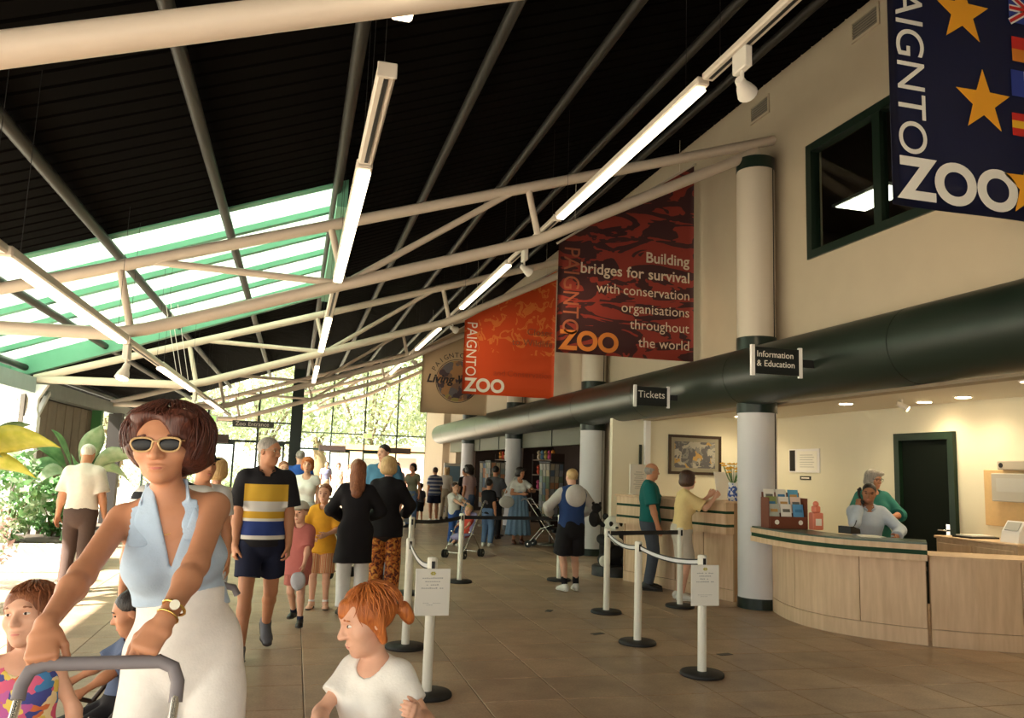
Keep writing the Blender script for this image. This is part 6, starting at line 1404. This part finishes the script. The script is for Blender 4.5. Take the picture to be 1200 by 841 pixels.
# --- boy in the vest
root, J = person('blond boy in a blue vest, grey hood and black shorts seen from behind', (3.70, 10.66, 0), PI+.05, 1.63, 'm', SK2, 'short', HBL,
    [dict(k='trousers', name='shorts', m=BLACKC, len=.92, flare=.05, inf=.03), dict(k='shirt', name='sweatshirt', m=cl('sweat_grey', (.50, .47, .43)), sleeve=1.92, inf=.022, hem=.93), dict(k='vest', name='vest', m=cl('vest_blue', (.025, .055, .16)), sleeve=0, nosleeve=1, inf=.034, hem=.88), dict(k='hood', m=cl('hood_grey', (.56, .53, .48))), dict(k='socks', m=BLACKC, len=.30)],
    dict(head_h=.222, handL=(.24, -.22, 1.02), handR=(-.24, -.22, 1.02), elbowL=(1, .6, -.3), elbowR=(-1, .6, -.3), footL=(.08, .02, .085), footR=(-.10, -.02, .085), toeL=(.25, -1, 0), toeR=(-.2, -1, 0)), .010, False, (SHOEW, SOLEW))
t = thing('soft_toy', 'dark plush toy held under the arm of the boy in the vest', 'toy', (4.02, 10.62, .92)); fmesh('toy_body', [ell((0, 0, .05), (.075, .09, .11), None, .02), ell((.02, -.03, .20), (.07, .07, .065), None, .02), cap((.03, 0, .05), (.11, -.05, -.03), .035, .03, .02)], .010, PK, t)
for q in (-.05, .05): MB().ball((.02+q, -.03, .26), .022, 8, 6).build('toy_ear', PK, t)
# --- ticket customers
root, J = person('balding man in a teal polo shirt at the ticket counter', (4.93, 10.80, 0), 1.15, 1.75, 'm', SK1, 'balding', HG, [dict(k='trousers', m=cl('slate', (.07, .085, .11)), belt=BLACKM), dict(k='shirt', name='polo_shirt', m=cl('teal', (.012, .13, .12)), sleeve=.85, sflare=.02, hem=.94, inf=.022, collar=1)],
    dict(head=(.35, .05, 0), girth=1.08, handR=(-.26, -.12, .82), handL=(.22, -.30, 1.02), elbowL=(1, .6, 0)), .010, False, (SHOEK, SOLE))
person('brown haired woman in a pale yellow top leaning on the ticket counter', (4.98, 9.92, 0), 1.35, 1.66, 'f', SK2, 'bob', HB, [dict(k='trousers', name='shorts', m=KHAKI if False else cl('stone', (.56, .50, .42)), len=.98, flare=.03, inf=.022), dict(k='shirt', m=cl('pale_yellow', (.74, .56, .26)), sleeve=.85, sflare=.02, hem=.96, inf=.022)],
    dict(lean=.12, head=(.3, .05, 0), handR=(-.10, -.42, 1.335), handL=(.12, -.40, 1.345), elbowL=(.5, .2, -1), elbowR=(-.5, .2, -1), curlR=.8, curlL=.8), .010, False, (SHOEW, SOLEW))
# --- office staff
person('smiling grey haired woman in a teal jumper behind the counter', (7.22, 9.02, 0), -.35, 1.74, 'f', SK1, 'bob', HG, [dict(k='trousers', m=NAVYC), dict(k='shirt', name='jumper', m=cl('teal_jumper', (.03, .17, .14)), sleeve=1.3, inf=.03, hem=.9), dict(k='glasses', m=BLACKM, r=.008)],
    dict(head=(.55, .12, 0), girth=1.1, handL=(.12, -.30, 1.18), handR=(-.12, -.30, 1.2), elbowL=(1, .3, -.5), elbowR=(-1, .3, -.5)), .0075, False, (SHOEK, SOLE))
lq, rq = (6.72, 8.52, 0), -.35
root, J = person('dark haired man in a pale blue shirt holding a telephone', lq, rq, 1.74, 'm', SK3, 'short', HK, [dict(k='trousers', m=NAVYC), dict(k='shirt', m=cl('shirt_blue', (.42, .50, .60)), sleeve=1.92, inf=.02, hem=.9, collar=1)],
    dict(pelvis=(0, 0, -.16), head=(-.35, .15, .12), lean=.10, handR=(-.135, -.135, 1.30), elbowR=(-.5, -.6, -1), palmR=(1, .6, .2), hdirR=(.1, .2, 1), curlR=1.1, handL=(.22, -.34, .98), elbowL=(1, .4, -.4), footL=(.12, -.42, .085), footR=(-.12, -.42, .085)), .0075, False, (SHOEK, SOLE))
hc = hp(J, -.40, -.14, .36); hw_ = L2W(lq, rq, hc); t = thing('phone_receiver', 'dark telephone receiver at the ear of the man in pale blue', 'telephone', hw_, rq)
MB().tube([(-.01, .03, .07), (-.02, 0, 0), (-.01, -.06, -.08)], [.020, .014, .020], 8).build('receiver_handle', BLACKM, t); MB().ball((.005, .03, .072), (.02, .024, .024), 8, 6).build('earpiece', BLACKM, t); MB().ball((.005, -.062, -.085), (.02, .024, .024), 8, 6).build('mouthpiece', BLACKM, t)
t = thing('office_stool', 'dark swivel stool under the man on the telephone', 'stool', (6.72, 8.55, 0)); MB().lathe([(.22, .0), (.22, .03), (.03, .06), (.03, .62)], 20).build('stem', BLACKM, t); MB().lathe([(.19, .62), (.2, .66), (.18, .69)], 20).build('seat', BLACKF, t)
# --- shop and far crowd
root, J = person('woman in a long blue pinafore dress and white T-shirt by the postcards', (4.82, 17.4, 0), .1, 1.64, 'f', SK1, 'bob', HK, [dict(k='shirt', m=WHITEC, sleeve=.6, hem=1.0, inf=.014), dict(k='skirt', name='pinafore', m=cl('dress_blue', (.20, .32, .46)), hem=.22, flare=.13, top=1.22, inf=.03, npleat=12, pleat=.014)],
    dict(head=(.5, .1, 0), handR=(-.02, -.22, 1.08), handL=(.16, -.28, 1.15), elbowR=(-1, .4, -.4), elbowL=(1, .4, -.4)), .012, False, (SHOEBR, SOLE))
t = thing('shoulder_bag', 'white rounded shoulder bag of the woman in the blue dress', 'bag', (4.50, 17.24, .78)); fmesh('bag_body', [ell((0, 0, .12), (.17, .07, .13), None, .02)], .010, WHITEC, t); MB().tube([(-.1, 0, .2), (.02, .02, .45), (.18, .05, .66)], .01, 6).build('strap', WHITEC, t)
person('dark haired person in grey with back turned at the postcards', (4.55, 18.55, 0), PI-.5, 1.66, 'm', SK1, 'short', HK, [dict(k='trousers', m=BLACKC), dict(k='shirt', m=cl('dark_grey', (.09, .09, .10)), sleeve=.7)], dict(handR=(-.12, -.2, 1.2)), .014, False, (SHOEK, SOLE))
person('child in a dark top and jeans at the postcard stand', (3.98, 16.75, 0), PI-.7, 1.38, 'm', SK1, 'short', HK, [dict(k='trousers', m=BLUEJ), dict(k='shirt', m=BLACKC, sleeve=.7)], dict(handL=(.05, -.35, .95)), .013, False, (SHOEW, SOLEW))
person('woman with big dark hair and a pink top in the shop queue', (4.15, 19.6, 0), PI+.6, 1.66, 'f', SK1, 'volume', HK, [dict(k='trousers', m=BLUEJ), dict(k='shirt', m=cl('dusty_pink', (.50, .34, .33)), sleeve=.6)], {}, .014, False, (SHOEK, SOLE))
person('child in a white top and blue jeans pushing the mauve pushchair', (3.3, 17.0, 0), .5, 1.28, 'm', SK2, 'short', HB, [dict(k='trousers', m=cl('jeans_bright', (.04, .10, .32))), dict(k='shirt', m=WHITEC, sleeve=.8)], dict(handL=(.1, -.35, .85), handR=(-.1, -.35, .85)), .012, False, (SHOEK, SOLE))
person('fair haired toddler in red seated in the mauve pushchair', (3.08, 14.74, 0), -.75, .95, 'm', SK2, 'short', HBL, [dict(k='trousers', m=cl('red_b', (.42, .05, .03)), len=.9), dict(k='shirt', m=cl('red', (.48, .06, .04)), sleeve=.8, hem=.9)], dict(pelvis=(0, .05, -.02), lean=-.2, head_h=.19, footL=(.07, -.36, .24), footR=(-.07, -.36, .24), kneeL=(0, -.4, 1), kneeR=(0, -.4, 1), toeL=(.1, -1, .2), toeR=(-.1, -1, .2), handL=(.12, -.2, .5), handR=(-.12, -.2, .5)), .011, False, (SHOEW, SOLEW))
STR = stripe_mat('blue_stripes', 2, .11, [(0, (.05, .07, .16)), (.55, (.45, .46, .48))])
person('person in a navy striped T-shirt and dark shorts, back turned', (4.05, 24.0, 0), PI, 1.58, 'f', SK1, 'short', HB, [dict(k='trousers', name='shorts', m=NAVYC, len=.7, flare=.04, inf=.02), dict(k='shirt', m=STR, sleeve=.8, inf=.03)], dict(girth=1.12), .015, False, (SHOEW, SOLEW))
person('man in a grey T-shirt far off near the right doors', (2.72, 22.4, 0), .2, 1.68, 'm', SK1, 'short', HK, [dict(k='trousers', name='shorts', m=KHAKI, len=.9, flare=.03), dict(k='shirt', m=GREYC, sleeve=.7)], {}, .016, False, (SHOEK, SOLE))
person('woman in olive with jeans walking beside the grey T-shirt man', (3.05, 21.6, 0), -.5, 1.66, 'f', SK1, 'bob', HK, [dict(k='trousers', m=BLUEJ), dict(k='shirt', m=cl('olive', (.22, .22, .15)), sleeve=.5)], dict(handR=(-.1, -.25, 1.1)), .016, False, (SHOEK, SOLE))
person('child in dark clothes near the navy striped person', (3.55, 23.4, 0), PI, 1.12, 'm', SK1, 'short', HB, [dict(k='trousers', name='shorts', m=BLACKC, len=.9), dict(k='shirt', m=cl('charcoal', (.08, .08, .09)), sleeve=.8)], {}, .016, False, (SHOEK, SOLE))
person('person in a white sun hat and pale top by the shop mouth', (4.55, 25.0, 0), PI-.5, 1.62, 'f', SK2, 'mid', HBL, [dict(k='trousers', m=KHAKI), dict(k='shirt', m=cl('pale_top', (.60, .55, .48)), sleeve=.8), dict(k='cap', m=WHITEC, line=.6)], dict(lean=.2), .016, False, (SHOEK, SOLE))
person('dark haired man in black in front of the far column', (4.75, 23.0, 0), PI+.4, 1.60, 'm', SK1, 'short', HK, [dict(k='trousers', m=BLACKC), dict(k='shirt', m=BLACKC, sleeve=.8)], {}, .016, False, (SHOEK, SOLE))
person('man in a slate blue shirt outside the far doors', (1.25, 33.5, 0), .2, 1.66, 'm', SK1, 'short', HK, [dict(k='trousers', m=KHAKI), dict(k='shirt', m=cl('slate_blue', (.16, .17, .26)), sleeve=.7)], {}, .018, False, (SHOEK, SOLE))
person('person in a white top beside the slate blue shirt man', (1.75, 34.0, 0), 0, 1.62, 'f', SK2, 'bob', HB, [dict(k='trousers', m=WHITEC), dict(k='shirt', m=WHITEC, sleeve=.6)], {}, .018, False, (SHOEK, SOLE))
person('woman in pale pink far off under the exit sign', (2.35, 35.5, 0), .3, 1.6, 'f', SK2, 'bob', HRB, [dict(k='skirt', m=KHAKI, hem=.4), dict(k='shirt', m=cl('pale_pink', (.66, .48, .44)), sleeve=.6)], {}, .018, False, (SHOEK, SOLE))
